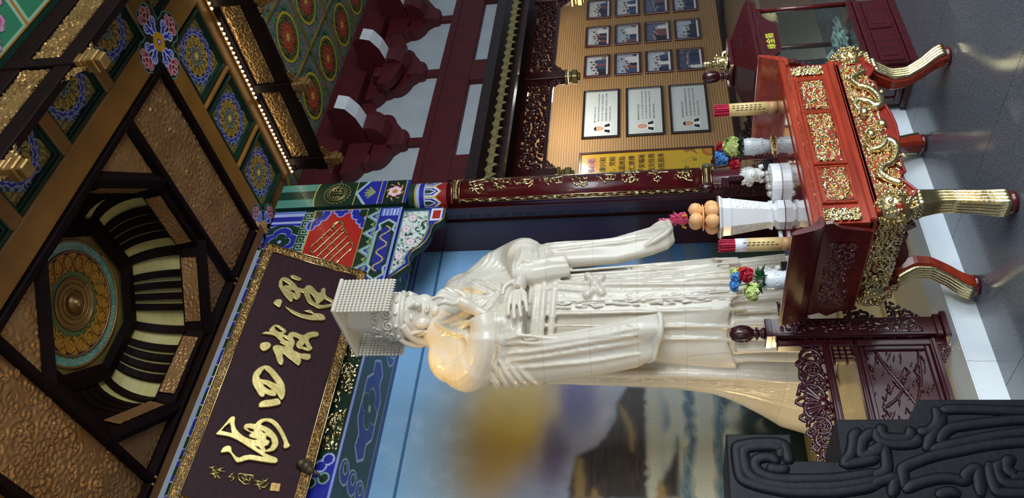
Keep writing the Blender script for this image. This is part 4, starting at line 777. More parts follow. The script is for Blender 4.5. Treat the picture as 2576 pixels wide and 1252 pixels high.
for P in LED: mc.fill(AL, '#8d774c', sg(mc.dist(P, True)*np.where(mc.inside(P), 1, -1)+.01*n2, 80)*.9)
blob(3.45, 2.86, .42, .25, '#c9a02c', .75); blob(3.5, 2.78, .2, .13, '#e0bc3a', .7); blob(3.80, 2.85, .35, .3, '#cdbb84', .5); blob(3.72, 2.33, .3, .17, '#5d5c88', .85, 1.6); blob(3.2, 2.52, .33, .13, '#625a76', .85, 1.6)
for P, c in ((MTN1, '#2d2724'),):
    dd_ = mc.dist(P, True)*np.where(mc.inside(P), 1, -1)+.012*n2; mk = sg(dd_, 90); mc.fill(AL, c, mk); mc.fill(AL, '#453e3a', mk*sg(n3-.2, 4)*.6)
for P in LED: mc.fill(AL, '#8d774c', sg(mc.dist(P, True)*np.where(mc.inside(P), 1, -1)+.01*n2, 80)*.9)
mc.C = np.clip(mc.C*1.35, 0, .9)
mc.put('painting', frame3((0, 6.28, 0), (1, 0, 0), (0, 0, 1), (0, -1, 0)), 'paint_oil', mu)
MB().box(1.08, 5.68, 6.282, 6.298, .2, 4.15).build('panel_back', 'darkbrown', mu)
mat('mural_joint', '#3e6f96', .5); MB().box(1.08, 5.68, 6.272, 6.28, 3.865, 3.89).build('joint_strip', 'mural_joint', mu)
# ---------------------------------------------------------------- side room: bracketed wall, eave, lattice, pictures
wr = struct(MB().box(6.0, 14, 7.0, 7.12, 4.02, 6.3).build('wall_right', 'plaster'))
tb = struct(MB().box(6.0, 14, 6.93, 7.0, 4.22, 4.735).build('trim_1', 'maroon')); MB().box(6.0, 14, 6.915, 6.93, 4.235, 4.28).build('beam_moulding', 'maroon', tb); MB().box(6.0, 14, 6.915, 6.93, 4.62, 4.64).build('beam_moulding', 'maroon', tb)
struct(MB().box(6.0, 14, 6.72, 7.0, 5.78, 6.22).build('trim_2', 'maroon'))
for x in (7.6, 9.74, 11.9): MB().box(x-.24, x+.24, 6.90, 7.0, 4.0, 4.225).build('short_post', 'maroon', tb)
def bracket(x0, big, label):
    t = thing('bracket_set', label, 'bracket', (x0, 6.8, 4.735), 'red brackets on the side room wall')
    MB().box(x0-.075, x0+.075, 6.94, 7.0, 4.735, 4.95).build('post', 'maroon', t)
    MB().loft([[(x0-a, 6.99, z), (x0+a, 6.99, z), (x0+a, 6.99-b, z), (x0-a, 6.99-b, z)] for a, b, z in ((.12, .1, 4.93), (.15, .14, 4.97), (.15, .16, 5.02), (.23, .22, 5.1), (.23, .22, 5.16))]).build('base_block', 'maroon', t)
    def arm(w, z0, z1, y0, y1, n):
        pr = [(-w, z1)]+[(-w*math.cos(a*PI/16), z1-.08-(z1-z0-.08)*math.sin(a*PI/16)) for a in range(0, 9)]+[(w*math.cos(a*PI/16), z1-.08-(z1-z0-.08)*math.sin(a*PI/16)) for a in range(8, -1, -1)]+[(w, z1)]
        MB().prism([(x0+p, q) for p, q in pr], lambda a, b: (a, y0, b), lambda a, b: (a, y1, b)).build(n, 'maroon', t)
    arm(.5, 5.08, 5.38, 6.84, 6.99, 'lower_arm'); arm(.74, 5.38, 5.72, 6.80, 6.99, 'upper_arm')
    for sx in (-.44, .44): MB().loft([[(x0+sx+sg[0]*a, 6.91+sg[1]*b, z) for sg in ((-1, -1), (1, -1), (1, 1), (-1, 1))] for a, b, z in ((.07, .08, 5.37), (.1, .1, 5.43), (.1, .1, 5.48))]).build('bearing_block', 'maroon', t)
    for k, (w, L, z0, z1) in enumerate(((.15, .42, 5.14, 5.42), (.14, .78, 5.44, 5.86))):
        pr = [(0, z0), (-L*.45, z0), (-L*.75, z0+.06), (-L*.95, z0+.16), (-L, z0+.30), (-L*.93, z1), (0, z1)]
        MB().prism(pr, lambda a, b: (x0-w, 6.95+a, b), lambda a, b: (x0+w, 6.95+a, b)).build('nose_arm', 'maroon', t)
        if k == 0: continue
        q = pr[1:5]; q2 = [(a-.004, b-.004) for a, b in q]
        MB().sheet([[(x0-w*.97, 6.95+a, b) for a, b in q2], [(x0+w*.97, 6.95+a, b) for a, b in q2]]).build('white_nose', 'white_paint', t)
    if big:
        arm(.62, 5.2, 5.5, 6.62, 6.76, 'front_arm')
        for sx in (-.36, .36): MB().box(x0+sx-.1, x0+sx+.1, 6.58, 6.8, 5.48, 5.6, .02).build('bearing_block', 'maroon', t)
bracket(8.22, False, 'red wall bracket with white nose next to the painted column head')
bracket(9.80, True, 'largest red wall bracket, in the middle, above the short post')
bracket(11.27, False, 'red wall bracket with white nose nearest the top edge of the picture')
# small eave: dark tiles with a gilt scalloped edge
ev = thing('eave', 'dark tiled eave with gilt scalloped edge above the picture wall', 'eave', (10, 6.8, 3.55))
MB().loft([[(6.0, y, z), (14, y, z), (14, y+.05, z-.01), (6.0, y+.05, z-.01)] for y, z in ((7.0, 4.02), (6.9, 3.85), (6.82, 3.72), (6.78, 3.64))]).build('slope', 'tiles_dark', ev)
s0 = None
for k in range(44):
    x = 6.1+.18*k
    if s0 is None:
        V, F = flat([[(.052*math.cos(t*PI/8), .052*math.sin(t*PI/8)) for t in range(16)], [(.042*math.cos(t*PI/8), .042*math.sin(t*PI/8)) for t in range(16)]], .012, .003); m = MB().add([(x+v.x, 6.755-v.z, 3.655+v.y) for v in V], F)
        m.lathe([(.001, 0), (.04, 0), (.04, .006), (.001, .008)], (0, 0, 0), 12); n0 = len(m.v)-48
        m.v = m.v[:n0]+[(x+p[0], 6.752-p[2], 3.655+p[1]) for p in m.v[n0:]]
        s0 = m.build('disc_tile', 'gold_pale', ev); xs0 = x
        V, F = flat([[(-.06, .05), (.06, .05), (.055, 0), (.03, -.03), (.012, -.05), (0, -.075), (-.012, -.05), (-.03, -.03), (-.055, 0)]], .012, .004)
        s1 = MB().add([(x+.09+v.x, 6.757-v.z, 3.63+v.y) for v in V], F).build('drip_tile', 'gold_pale', ev)
    else: dup(s0, (x-xs0, 0, 0), ev); dup(s1, (x-xs0, 0, 0), ev)
MB().box(6.0, 14.5, 6.9, 7.02, 3.5, 4.0).build('fascia', 'darkbrown', ev); MB().box(6.0, 14.5, 6.88, 6.9, 3.5, 3.54).build('fillet', 'darkbrown', ev)
struct(MB().box(6.0, 18, 7.13, 9.8, 4.02, 4.1).build('ceiling', 'darkbrown'))
la = thing('lattice_frieze', 'carved openwork wooden frieze with hanging posts before the bamboo wall', 'frieze', (11, 8.0, 3.15))
MB().box(6.0, 17, 7.97, 8.03, 3.60, 4.05).build('head_board', 'darkbrown', la); MB().box(6.0, 17, 7.96, 8.04, 3.57, 3.64).build('top_rail', 'frame_wood', la); MB().box(6.0, 17, 7.96, 8.04, 3.155, 3.21).build('bottom_rail', 'frame_wood', la)
for k, x in enumerate((8.5, 10.87, 13.24, 15.6)):
    MB().box(x-.09, x+.09, 7.92, 8.08, 2.98, 3.64, .01).build('hanging_post', 'frame_wood', la)
    m = MB()
    for z0, z1, r in ((2.92, 2.98, .1), (2.86, 2.91, .075), (2.76, 2.86, .09), (2.72, 2.76, .06)): m.box(x-r, x+r, 8-r, 8+r, z0, z1, .015)
    m.build('pendant', 'gold_pale', la)
    for sg in (-1, 1): relief('spandrel', frame3((x+sg*.09, 7.97, 3.16), (sg, 0, 0), (0, 0, -1), (0, -1, 0)), .24, .2, 34, 28, 91+k, .045, 26, .03, 'frame_wood', la, thr=.3, mask=lambda X, Y: X/.24+Y/.2 < 1.05)
    x0, x1 = x+.09, x+2.28
    relief('openwork', frame3((x0, 7.985, 3.21), (1, 0, 0), (0, 0, 1), (0, -1, 0)), x1-x0, .36, 150, 30, 95+k, .09, 80, .03, 'frame_wood', la, thr=.6, beads=.2)
    relief('openwork', frame3((x0, 8.015, 3.21), (1, 0, 0), (0, 0, 1), (0, 1, 0)), x1-x0, .36, 150, 30, 95+k, .09, 80, .02, 'frame_wood', la, thr=.6, beads=.2)
def picture(name, label, x0, x1, z0, z1, cv, fm, bw, group, txt=None):
    t = thing(name, label, 'picture', ((x0+x1)/2, 9.76, z0), group); y = 9.745
    f = MB()
    for a, b, c, d in ((x0, x1, z0, z0+bw), (x0, x1, z1-bw, z1), (x0, x0+bw, z0+bw, z1-bw), (x1-bw, x1, z0+bw, z1-bw)): f.box(a, b, y, 9.785, c, d, .006)
    f.build('frame', fm, t); cv.put('print', frame3((0, y+.02, 0), (1, 0, 0), (0, 0, 1), (0, -1, 0)), 'paint_photo', t)
    return t
rs = np.random.RandomState(12)
def photo(x0, x1, z0, z1, sd):
    r = np.random.RandomState(sd); c = Canvas(x1-x0, z1-z0, 66, 48, '#c9cdd0', x0, z0); w, h = x1-x0, z1-z0
    bgs = ['#b9c4cc', '#3f4a66', '#c5c9c8', '#9fb0c4', '#d2d0c8', '#5a6684']; c.fill(c.Y > z0, bgs[r.randint(6)]); c.rect(x0, x1, z0, z0+h*(.2+.15*r.rand()), ['#8d8578', '#3a4358', '#6c7480'][r.randint(3)])
    n1 = swirl(c.X, c.Y, sd, .12, 20); c.fill((n1 > np.quantile(n1, .8)), '#7a869a', .5)
    n = r.randint(3, 7); cols = ['#20263e', '#2b3354', '#15182a', '#d8dade', '#394a6e', '#7a4a4a']
    for k in range(n):
        x = x0+w*(.14+.72*(k+.3*r.rand())/n); hh = h*(.5+.25*r.rand()); cc = cols[r.randint(6)]
        c.poly([(x-.055*1.2, z0+h*.06), (x+.055*1.2, z0+h*.06), (x+.07, z0+hh*.55), (x+.045, z0+hh*.82), (x-.045, z0+hh*.82), (x-.07, z0+hh*.55)], cc); c.disc(x, z0+hh*.95, .03, '#c49a80', 1.3); c.disc(x, z0+hh*1.02, .026, '#1c1614', .8)
    c.rect(x0, x1, z0, z0+.055, '#e0e2e0'); c.rect(x0, x0+.05, z0, z1, '#4a1712'); return c
nm = [['upper left photograph, a speaker before a pale building', 'second photograph down, a row of standing people, left column', 'third photograph down with a bluish group, left column', 'lowest photograph with dark suited figures, left column'],
      ['top photograph of the middle column, people in white shirts', 'second photograph down of the middle column, dark jackets', 'third photograph down of the middle column, pale shirts', 'lowest photograph of the middle column, two dark figures'],
      ['top photograph of the column cut by the picture edge', 'second photograph down of the column cut by the picture edge', 'third photograph down of the column cut by the picture edge', 'lowest photograph of the column cut by the picture edge']]
for ci, (x0, x1) in enumerate(((13.20, 13.93), (14.25, 14.98), (15.30, 16.03))):
    for ri, (z0, z1) in enumerate(((2.36, 2.90), (1.737, 2.283), (1.11, 1.656), (.497, 1.037))):
        picture('framed_photograph', 'wood framed '+nm[ci][ri], x0, x1, z0, z1, photo(x0+.03, x1-.03, z0+.03, z1-.03, 100+ci*7+ri), 'frame_wood', .05, 'framed photographs on the bamboo wall')
for k, (z0, z1, lb, hair) in enumerate(((2.166, 2.88, 'uppermost of three', '#1c1614'), (1.338, 2.055, 'middle of three', '#c79c80'), (.516, 1.236, 'lowest of three', '#1c1614'))):
    x0, x1 = 11.335, 12.76; c = Canvas(x1-x0-.08, z1-z0-.08, 210, 100, '#c6cfcd', x0+.04, z0+.04)
    px, pz = x0+.27, z1-.36+.02*(k == 1)
    for e, cc in ((.012, '#eef1f0'), (0, None)):
        c.poly([(px-.14-e, pz-.17-e), (px+.14+e, pz-.17-e), (px+.10+e, pz-.07+e), (px-.10-e, pz-.07+e)], cc or '#1d2226'); c.disc(px, pz+.035, .075+e, cc or '#c9a188', 1.3)
        if not cc: c.poly([(px-.05, pz-.17), (px+.05, pz-.17), (px+.03, pz-.06), (px-.03, pz-.06)], '#e4e6e8'); c.fill((np.hypot(c.X-px, (c.Y-pz-.035)/1.3) < .076) & (c.Y > pz+.085), hair); c.disc(px-.028, pz+.04, .008, '#3a2a24'); c.disc(px+.028, pz+.04, .008, '#3a2a24'); c.line([(px-.022, pz-.02), (px+.022, pz-.02)], .008, '#9c5a50')
    rw = np.random.RandomState(30+k)
    for q in range(5):
        z = z1-.24-q*.072; xe = x1-.12 if q not in (0, 4) else x0+.9; x = x0+.46+(.03 if q else 0)
        while x < xe: c.rect(x, x+.014+.008*rw.rand(), z-.014, z+.014, '#4c5458'); x += .036
    c.disc(x0+.47, z1-.24, .014, '#111111')
    picture('portrait_board', lb+' white boards with a portrait bust and text lines', x0, x1, z0, z1, c, 'frame_black', .045, 'white portrait boards')
yc_ = Canvas(1.35, 2.36, 110, 190, '#c9a227', 9.6, .52); yc_.fill(yc_.Y < 1.3, '#cfb02a', np.clip((1.5-yc_.Y)/.8, 0, .9))
yc_.rect(10.1, 10.72, 2.56, 2.76, '#d9832a'); yc_.disc(10.72, 2.66, .1, '#d9832a')
yc_.disc(10.85, .56, .16, '#b9702a'); yc_.disc(10.85, .56, .1, '#cf8f3a'); yc_.poly([(10.95, 1.1), (10.80, .98), (10.86, .92), (10.74, .78), (10.95, .86)], '#a8702a'); yc_.lobes(10.42, 1.0, .05, 5, .4, '#8a7a2a'); yc_.lobes(10.62, .85, .045, 5, .4, '#8a7a2a')
for k in range(7): yc_.disc(10.55+.05*math.cos(k*2.3)+.02*k, 1.06-.03*k, .012, '#7a6a2a')
t = picture('notice_board', 'tall yellow board with dark text half hidden by the column', 9.55, 10.94, .5, 2.90, yc_, 'frame_wood', .045, None)
m = MB()
for k, tx in enumerate(('妈祖祖庙重兴和', '的岁月里，党和', '多次莅临湄洲岛', '海女神的仁慈博', '求更的平安福祉', '们的交流交往而', '庙繁荣兴旺而来')):
    V, F = letters(tx, .125, .001, 'RIGHT'); z = 2.46-.172*k; m.add([(10.80+(.03 if k > 3 else 0)+v.x, 9.757-v.z, z+v.y) for v in V], F)
m.build('lettering', 'ink', t)
mat('title_blue', '#4a4f9a', .5); V, F = letters('商缘心语', .13, .001, 'RIGHT'); MB().add([(10.77+v.x, 9.756-v.z, 2.66+v.y) for v in V], F).build('title', 'title_blue', t)
# ---------------------------------------------------------------- marble statue
SX, SY = 3.47, 4.75
sta = thing('goddess_statue', 'tall white marble statue of a robed goddess in a beaded board crown', 'statue', (SX, SY, .45))
def I(t, xs, ys): return float(np.interp(t, xs, ys))
BZ = [.45, .7, 1.0, 1.2, 1.5, 2.0, 2.35, 2.6, 2.8, 2.95, 3.05, 3.15, 3.22, 3.29, 3.34]
BA = [.47, .44, .42, .43, .42, .40, .385, .41, .45, .475, .45, .385, .31, .22, .13]
BB = [.43, .41, .38, .37, .35, .325, .31, .30, .295, .285, .265, .24, .21, .17, .12]
def body(a, z, g=0): return (SX+(I(z, BZ, BA)+g)*math.cos(a), SY+(I(z, BZ, BB)+g)*math.sin(a), z)
def front(x, z, g=0):
    aa, bb = I(z, BZ, BA), I(z, BZ, BB); return (SX+x, SY-(bb+g)*math.sqrt(max(.02, 1-(x/(aa+.02))**2)), z)
rob = MB(); NA = 64; zs = [.45+.05*k for k in range(59)]
rob.loft([[body(2*PI*k/NA, z, .012*I(z, [.45, .9, 1.3, 3], [1.6, 1, .4, 0])*math.cos(9*2*PI*k/NA+2*math.sin(z*2))+.006*math.cos(17*2*PI*k/NA+z)*(z < 1.6)) for k in range(NA)] for z in zs])
# outer robe with wavy hem, front apron panel with pointed end
hem = lambda a: 1.14+.05*math.sin(5*a+.6)+.03*math.sin(11*a)
rob.loft([[body(2*PI*k/NA, hem(2*PI*k/NA)+(1.95-hem(2*PI*k/NA))*t, .045*(1-t)+.014*math.cos(7*2*PI*k/NA+1.0)*(1-t)) for k in range(NA)] for t in [q/10 for q in range(11)]])
for g, w, z0, z1 in ((.035, .155, 1.09, 2.5), (.055, .075, .98, 2.5)):
    rows = [[front(w*(u/6)*(1.12-.1*(z1-z)), z-(.06*(1-abs(u)/6) if z < z0+.01 else 0), g) for u in range(-6, 7)] for z in [z0+(z1-z0)*q/24 for q in range(25)]]
    back = [[(p[0], p[1]+.09, p[2]) for p in r] for r in rows]
    rob.loft([r+b[::-1] for r, b in zip(rows, back)])
for x0, x1, r in ((-.165, -.2, .013), (.165, .2, .013), (-.075, -.11, .011), (.075, .11, .011), (-.03, -.06, .01), (.03, .06, .01), (-.235, -.3, .012), (.24, .3, .012), (-.3, -.36, .011)):
    rob.tube([front(x0+(x1-x0)*(2.45-z)/1.4, z, .05) for z in [1.02+.1*q for q in range(15)]], r, 6)
# long pleats of the under-skirt
for k in range(16):
    a = PI+.1+k*(PI-.2)/15; rob.tube([body(a+.02*math.sin(3*z+k), z, .012) for z in [.45+.08*q for q in range(9)]], .018, 6)
# sash, bow and ribbon ends
for z, g in ((2.44, .05), (2.38, .06), (2.31, .05)): rob.tube([front(x, z+.25*x*x, g) for x in [-.33+.066*q for q in range(11)]], .026, 8)
kx, kz = 0.03, 2.02
kp_ = Vector(front(kx, kz, .075)); rob.ball(kp_, .038, 12)
for dx, dz in ((.1, .075), (-.1, .075), (.09, -.06), (-.09, -.06)):
    P = [kp_+Vector((dx*t*1.0+(.02 if dz > 0 else 0)*math.sin(t*PI)*(1 if dx > 0 else -1), .01*t, dz*t*1.0)) for t in (0, .35, .7, 1)]; rob.tube(P, [.014, .026, .032, .02], 8)
for dx in (-.05, .0, .05): rob.tube([front(kx+dx*(2.0-z)*1.3, z, .07) for z in [1.1+.1*q for q in range(10)]], .013, 6)
for dx in (-.04, .03): rob.tube([front(kx-.02+dx+(z-2.0)*.15, z, .07) for z in [2.03+.07*q for q in range(6)]], .013, 6)
# collar, chest panel
rob.box(SX-.13, SX+.15, SY-.325, SY-.2, 2.70, 2.93, .015)
for k in range(26):
    x, z = random.uniform(-.1, .12), random.uniform(2.73, 2.90); rob.ball((SX+x, SY-.322, z), random.uniform(.012, .022), 7)
# mantle falling from the shoulders into a long train
MZ = [.46, .48, .70, .85, 1.02, 1.2, 1.5, 2.0, 2.5, 2.8, 3.0, 3.12]
MA = [.56, .56, .54, .53, .51, .50, .485, .475, .47, .475, .475, .44]
MBk = [1.38, 1.36, 1.22, 1.0, .78, .57, .47, .43, .36, .31, .29, .27]
def mant(a, z, g=0):
    sn = math.sin(a); return (SX+(I(z, MZ, MA)+g)*math.cos(a), SY+((I(z, MZ, MBk) if sn > 0 else .36)+g)*sn, z)
mz = [.455, .48]+[.55+.075*k for k in range(35)]
a0, a1, ng = -.12, PI+.14, 44
rob.loft([[mant(a0+(a1-a0)*k/ng, z, .012*math.sin(8*k/ng*PI+z)*(0.15 < k/ng < .85)) for k in range(ng+1)]+[(SX+.12*math.cos(a1-(a1-a0)*k/ng), SY+.05+.1*math.sin(a1-(a1-a0)*k/ng), z) for k in range(ng+1)] for z in mz])
for a, r in ((a1-.02, .032), (a1-.33, .014), (a1-.42, .012)): rob.tube([mant(a, z, .004) for z in mz], r, 6)
# arms and sleeves
rob.tube(cr([(SX-.30, SY+.04, 3.10), (SX-.43, SY+.0, 2.98), (SX-.46, SY-.14, 2.84), (SX-.34, SY-.31, 2.77), (SX-.22, SY-.38, 2.80)], 5), [.14]*6+[.145]*5+[.13]*5+[.105]*5, 18)
rob.tube(cr([(SX+.30, SY+.02, 3.05), (SX+.44, SY-.03, 2.90), (SX+.50, SY-.13, 2.68), (SX+.38, SY-.30, 2.55), (SX+.16, SY-.38, 2.53)], 5), [.14]*6+[.15]*5+[.15]*5+[.115]*5, 18)
rob.ball((SX-.27, SY+.03, 3.10), .19, 20, (1.1, 1, .95)); rob.ball((SX+.27, SY+.03, 3.08), .19, 20, (1.1, 1, .95))
def pouch(cs, nf=5, ph=0, amp=.1, n=40):
    """hanging sleeve: flattened rings (centre, long half-width, short half-width, direction angle) with soft folds"""
    m = len(cs)
    rob.loft([[(SX+c[0]+(l*math.cos(d)*math.cos(t)-w*(1+amp*4*min(1, i/3)*math.cos(nf*t+ph+.25*i))*math.sin(d)*math.sin(t)), SY+c[1]+(l*math.sin(d)*math.cos(t)+w*(1+amp*4*min(1, i/3)*math.cos(nf*t+ph+.25*i))*math.cos(d)*math.sin(t)), c[2]+c[3]*math.cos(t) if len(c) > 3 else c[2]) for t in [2*PI*k/n for k in range(n)]] for i, (c, l, w, d) in enumerate(cs)])
# right forearm sleeve: turned-back cuff and short fall of cloth
pouch([((-.37, -.24, 2.88), .17, .09, -.75), ((-.33, -.29, 2.76), .19, .085, -.65), ((-.29, -.32, 2.64), .20, .075, -.55), ((-.27, -.35, 2.55), .20, .07, -.5), ((-.26, -.36, 2.50), .19, .06, -.5), ((-.26, -.36, 2.52), .15, .03, -.5)], 7, .5, .07)
# right great sleeve
pouch([((-.43, -.10, 2.82), .15, .1, -1.0), ((-.45, -.14, 2.58), .17, .09, -1.0), ((-.43, -.20, 2.2), .175, .085, -1.0), ((-.41, -.25, 1.92), .175, .085, -.95), ((-.39, -.29, 1.74), .175, .095, -.9), ((-.375, -.31, 1.64, -.05), .17, .105, -.9), ((-.37, -.32, 1.60, -.05), .165, .105, -.9), ((-.37, -.31, 1.64, -.05), .135, .06, -.9), ((-.38, -.30, 1.74), .11, .03, -.9)], 4, 2.2, .05)
# left cuff
pouch([((.17, -.37, 2.62), .10, .10, .2), ((.17, -.385, 2.46), .11, .085, .3), ((.20, -.385, 2.32), .115, .075, .4), ((.22, -.38, 2.22, .03), .11, .065, .4), ((.22, -.38, 2.24, .03), .08, .03, .4)], 6, 1.0, .08)
# left great sleeve sweeping out to a raised tip
pouch([((.42, -.22, 2.66), .2, .11, .5), ((.42, -.25, 2.4), .19, .10, .6), ((.43, -.25, 2.1), .17, .09, .65), ((.46, -.25, 1.88), .17, .085, .5), ((.50, -.28, 1.70, -.05), .17, .08, .3), ((.53, -.30, 1.57, -.05), .165, .075, .2), ((.55, -.31, 1.50, .0), .13, .07, .15), ((.555, -.31, 1.47, .02), .07, .05, .15)], 4, .4, .05)
from mathutils.bvhtree import BVHTree
skin = BVHTree.FromPolygons([Vector(v) for v in rob.v], [list(f) for f in rob.f])
def fold(P, r, lift=.25):
    q = []
    for p in cr([(SX+a, SY+b, z) for a, b, z in P], 6):
        h, n, i, d = skin.find_nearest(p); n = n if (p-h).dot(n) > 0 else (p-h).normalized() if (p-h).length > 1e-6 else n
        q.append(h+n*r*lift)
    k = len(q); q = [q[0]]+[(q[i-1]+q[i]*2+q[i+1])/4 for i in range(1, k-1)]+[q[-1]]
    rob.tube(q, [r*min(1, .35+.2*min(i, k-1-i)) for i in range(k)], 8)
for k in range(5):   # folds gathered at the elbows
    o = k*.04; fold([(-.25, -.44+.01*k, 2.80-o*1.1), (-.31, -.415+.01*k, 2.76-o*1.1), (-.44, -.25+.005*k, 2.79-o*1.2), (-.54, -.08, 2.90-o)], .02)
    fold([(.15-.01*k, -.475+.012*k, 2.58-o*1.3), (.34, -.42+.012*k, 2.55-o*1.2), (.54, -.22, 2.68-o*1.5), (.60, -.05, 2.84-o)], .02)
for k in range(5):   # cloth wrapped over the left upper arm, cloak edge over the right
    o = k*.05; fold([(.13, -.28, 3.10-o*.6), (.30, -.24, 3.0-o), (.50, -.16+.01*k, 2.86-o*1.1), (.58, -.02, 2.86-o)], .017)
fold([(-.14, -.24, 3.22), (-.25, -.29, 3.08), (-.33, -.32, 2.95), (-.47, -.22, 2.78), (-.60, -.05, 2.72), (-.58, .14, 2.75)], .024, .4)
fold([(-.05, -.27, 3.14), (-.16, -.33, 3.02), (-.26, -.36, 2.92)], .018)
for k in range(4): fold([(-.49, -.25+.01*k, 2.74-.055*k), (-.60, -.08, 2.66-.07*k), (-.57, .12, 2.66-.09*k)], .02)
for k in range(5): fold([(-.54+.03*k, -.20-.045*k, 2.62), (-.56+.04*k, -.27-.05*k, 2.2), (-.52+.045*k, -.34-.04*k, 1.72)], .016)
for k in range(4): fold([(.38+.06*k, -.42+.03*k, 2.42), (.42+.06*k, -.42+.04*k, 2.05), (.46+.06*k, -.40+.02*k, 1.62)], .016)
fold([(-.22, -.50, 1.60), (-.36, -.45, 1.575), (-.50, -.36, 1.60), (-.56, -.22, 1.66)], .022, .3)
fold([(.36, -.44, 1.66), (.46, -.42, 1.53), (.58, -.40, 1.46), (.68, -.33, 1.50), (.70, -.24, 1.66)], .022, .3)
for sg in (-1, 1):
    for o, r in ((0, .024), (.045, .018), (.09, .016)): fold([(sg*(.17+o), -.24, 3.2-o*.3), (sg*(.15+o), -.30, 3.08-o*.5), (sg*(.09+o), -.34, 2.93-o), (sg*.02+o*.6, -.36, 2.80-o*1.3)], r)
ro = rob.build('robe', 'marble', sta, True)
md = ro.modifiers.new('r', 'REMESH'); md.mode = 'VOXEL'; md.voxel_size = .0092
ms = ro.modifiers.new('s', 'SMOOTH'); ms.iterations = 3; ms.factor = .5
dg = bpy.context.evaluated_depsgraph_get(); nm_ = bpy.data.meshes.new_from_object(ro.evaluated_get(dg)); ro.modifiers.clear(); ro.data = nm_; nm_.shade_smooth()
nm_.materials.clear(); nm_.materials.append(M('marble'))
# scroll carving on the mantle border and on the skirts
def mfr(a, b, c=0): z = .62+a; th = a1-.05-.27*b; return Vector(mant(th, z, .004+c))
relief('border_scrolls', mfr, 2.15, 1.0, 420, 60, 131, .12, 90, .013, 'marble', sta, thr=.5, base0=-.006, beads=.4)
def ffr(a, b, c=0): return Vector(front(-.14+.06*0+b*.26, 1.12+a, .058+c))
relief('apron_scrolls', ffr, 1.25, 1.0, 300, 90, 132, .11, 60, .010, 'marble', sta, thr=.6, base0=-.005, beads=.3)
# head: face modelled by pushing an ellipsoid
HX, HY, HZ = SX, SY-.11, 3.375
V = []; F = []; na, nb = 96, 80; CT, ST = math.cos(.26), math.sin(.26)
for i in range(nb+1):
    ph = PI*i/nb
    for j in range(na):
        th = 2*PI*j/na; x, y, z = math.sin(ph)*math.sin(th), -math.sin(ph)*math.cos(th), math.cos(ph)
        w = 1-.22*max(0, -z)**1.6; px, py, pz = .158*x*w, .178*y*(1-.1*max(0, -z)), .212*z
        if y < 0:
            g = lambda cx, cz, sx_, sz_: math.exp(-((px-cx)/sx_)**2-((pz-cz)/sz_)**2)
            d = .018*g(0, -.17, .05, .03)-.006*g(0, -.148, .04, .01)
            for sg in (-1, 1):
                d += -.022*g(sg*.06, .012, .04, .03)
            py -= d
        V.append((HX+px*CT+py*ST, HY-px*ST+py*CT, HZ+pz))
for i in range(nb):
    for j in range(na): F.append((i*na+j, i*na+(j+1) % na, (i+1)*na+(j+1) % na, (i+1)*na+j))
hd = MB().add(V, F)
def hp(x, y, z): return (HX+x*CT+y*ST, HY-x*ST+y*CT, HZ+z)
hd.tube(cr([hp(0, -.155, .045), hp(0, -.185, .0), hp(0, -.212, -.038), hp(0, -.222, -.06), hp(0, -.19, -.075)], 4), [.010, .011, .012, .013, .014, .015, .016, .017, .019, .021, .022, .022, .021, .02, .018, .016, .014], 12)
for sg in (-1, 1):
    hd.ball(hp(sg*.021, -.19, -.064), .0135, 10); hd.ball(hp(sg*.06, -.138, .006), .029, 14, (1.15, .75, .55)); hd.ball(hp(sg*.082, -.092, -.062), .06, 14, (1, .8, 1.1))
    hd.tube(cr([hp(sg*.015, -.172, .043), hp(sg*.05, -.168, .062), hp(sg*.09, -.142, .056), hp(sg*.118, -.112, .035)], 4), [.006]*6+[.0055]*4+[.003]*3, 8)
    hd.tube(cr([hp(sg*.028, -.158, -.006), hp(sg*.06, -.162, -.012), hp(sg*.095, -.135, -.002)], 4), .0042, 7)
hd.tube(cr([hp(-.042, -.158, -.112), hp(-.018, -.181, -.103), hp(0, -.181, -.107), hp(.018, -.181, -.103), hp(.042, -.158, -.112)], 4), [.003]+[.008]*15+[.003], 8)
hd.tube(cr([hp(-.034, -.160, -.119), hp(0, -.180, -.129), hp(.034, -.160, -.119)], 5), [.004]+[.0105]*9+[.004], 8)
hd.ball(hp(0, -.118, -.168), .045, 14, (1.1, .9, .8))
ho = hd.build('head', 'marble_plain', sta, True)
md = ho.modifiers.new('r', 'REMESH'); md.mode = 'VOXEL'; md.voxel_size = .0038; ms = ho.modifiers.new('s', 'SMOOTH'); ms.iterations = 4
dg = bpy.context.evaluated_depsgraph_get(); n_ = bpy.data.meshes.new_from_object(ho.evaluated_get(dg)); ho.modifiers.clear(); ho.data = n_; n_.shade_smooth(); n_.materials.clear(); n_.materials.append(M('marble_plain'))
MB().tube([(SX, SY-.05, 3.10), (SX, SY-.065, 3.2), (SX, SY-.07, 3.3)], [.13, .10, .105], 20).build('neck', 'marble_plain', sta, True)
for sg in (-1, 1):
    e = MB(); e.tube(cr([(HX+sg*.148, HY-.02, HZ-.08), (HX+sg*.165, HY-.03, HZ-.04), (HX+sg*.168, HY-.01, HZ+.02), (HX+sg*.16, HY+.02, HZ+.03), (HX+sg*.155, HY+.02, HZ-.03), (HX+sg*.152, HY, HZ-.08)], 4), .016, 8); e.ball((HX+sg*.155, HY-.01, HZ-.09), .022, 10, (.7, 1, 1.4))
    e.build('ear', 'marble_plain', sta, True)
hr = MB(); hr.ball((HX, HY+.06, HZ+.04), .17, 28, (.97, .93, 1.12)); hr.tube([(HX+.158*math.sin(t*.2-1.9), HY-.165*math.cos(t*.2-1.9)-.012, HZ+.085+.01*math.cos(t*.4)) for t in range(20)], .022, 8)
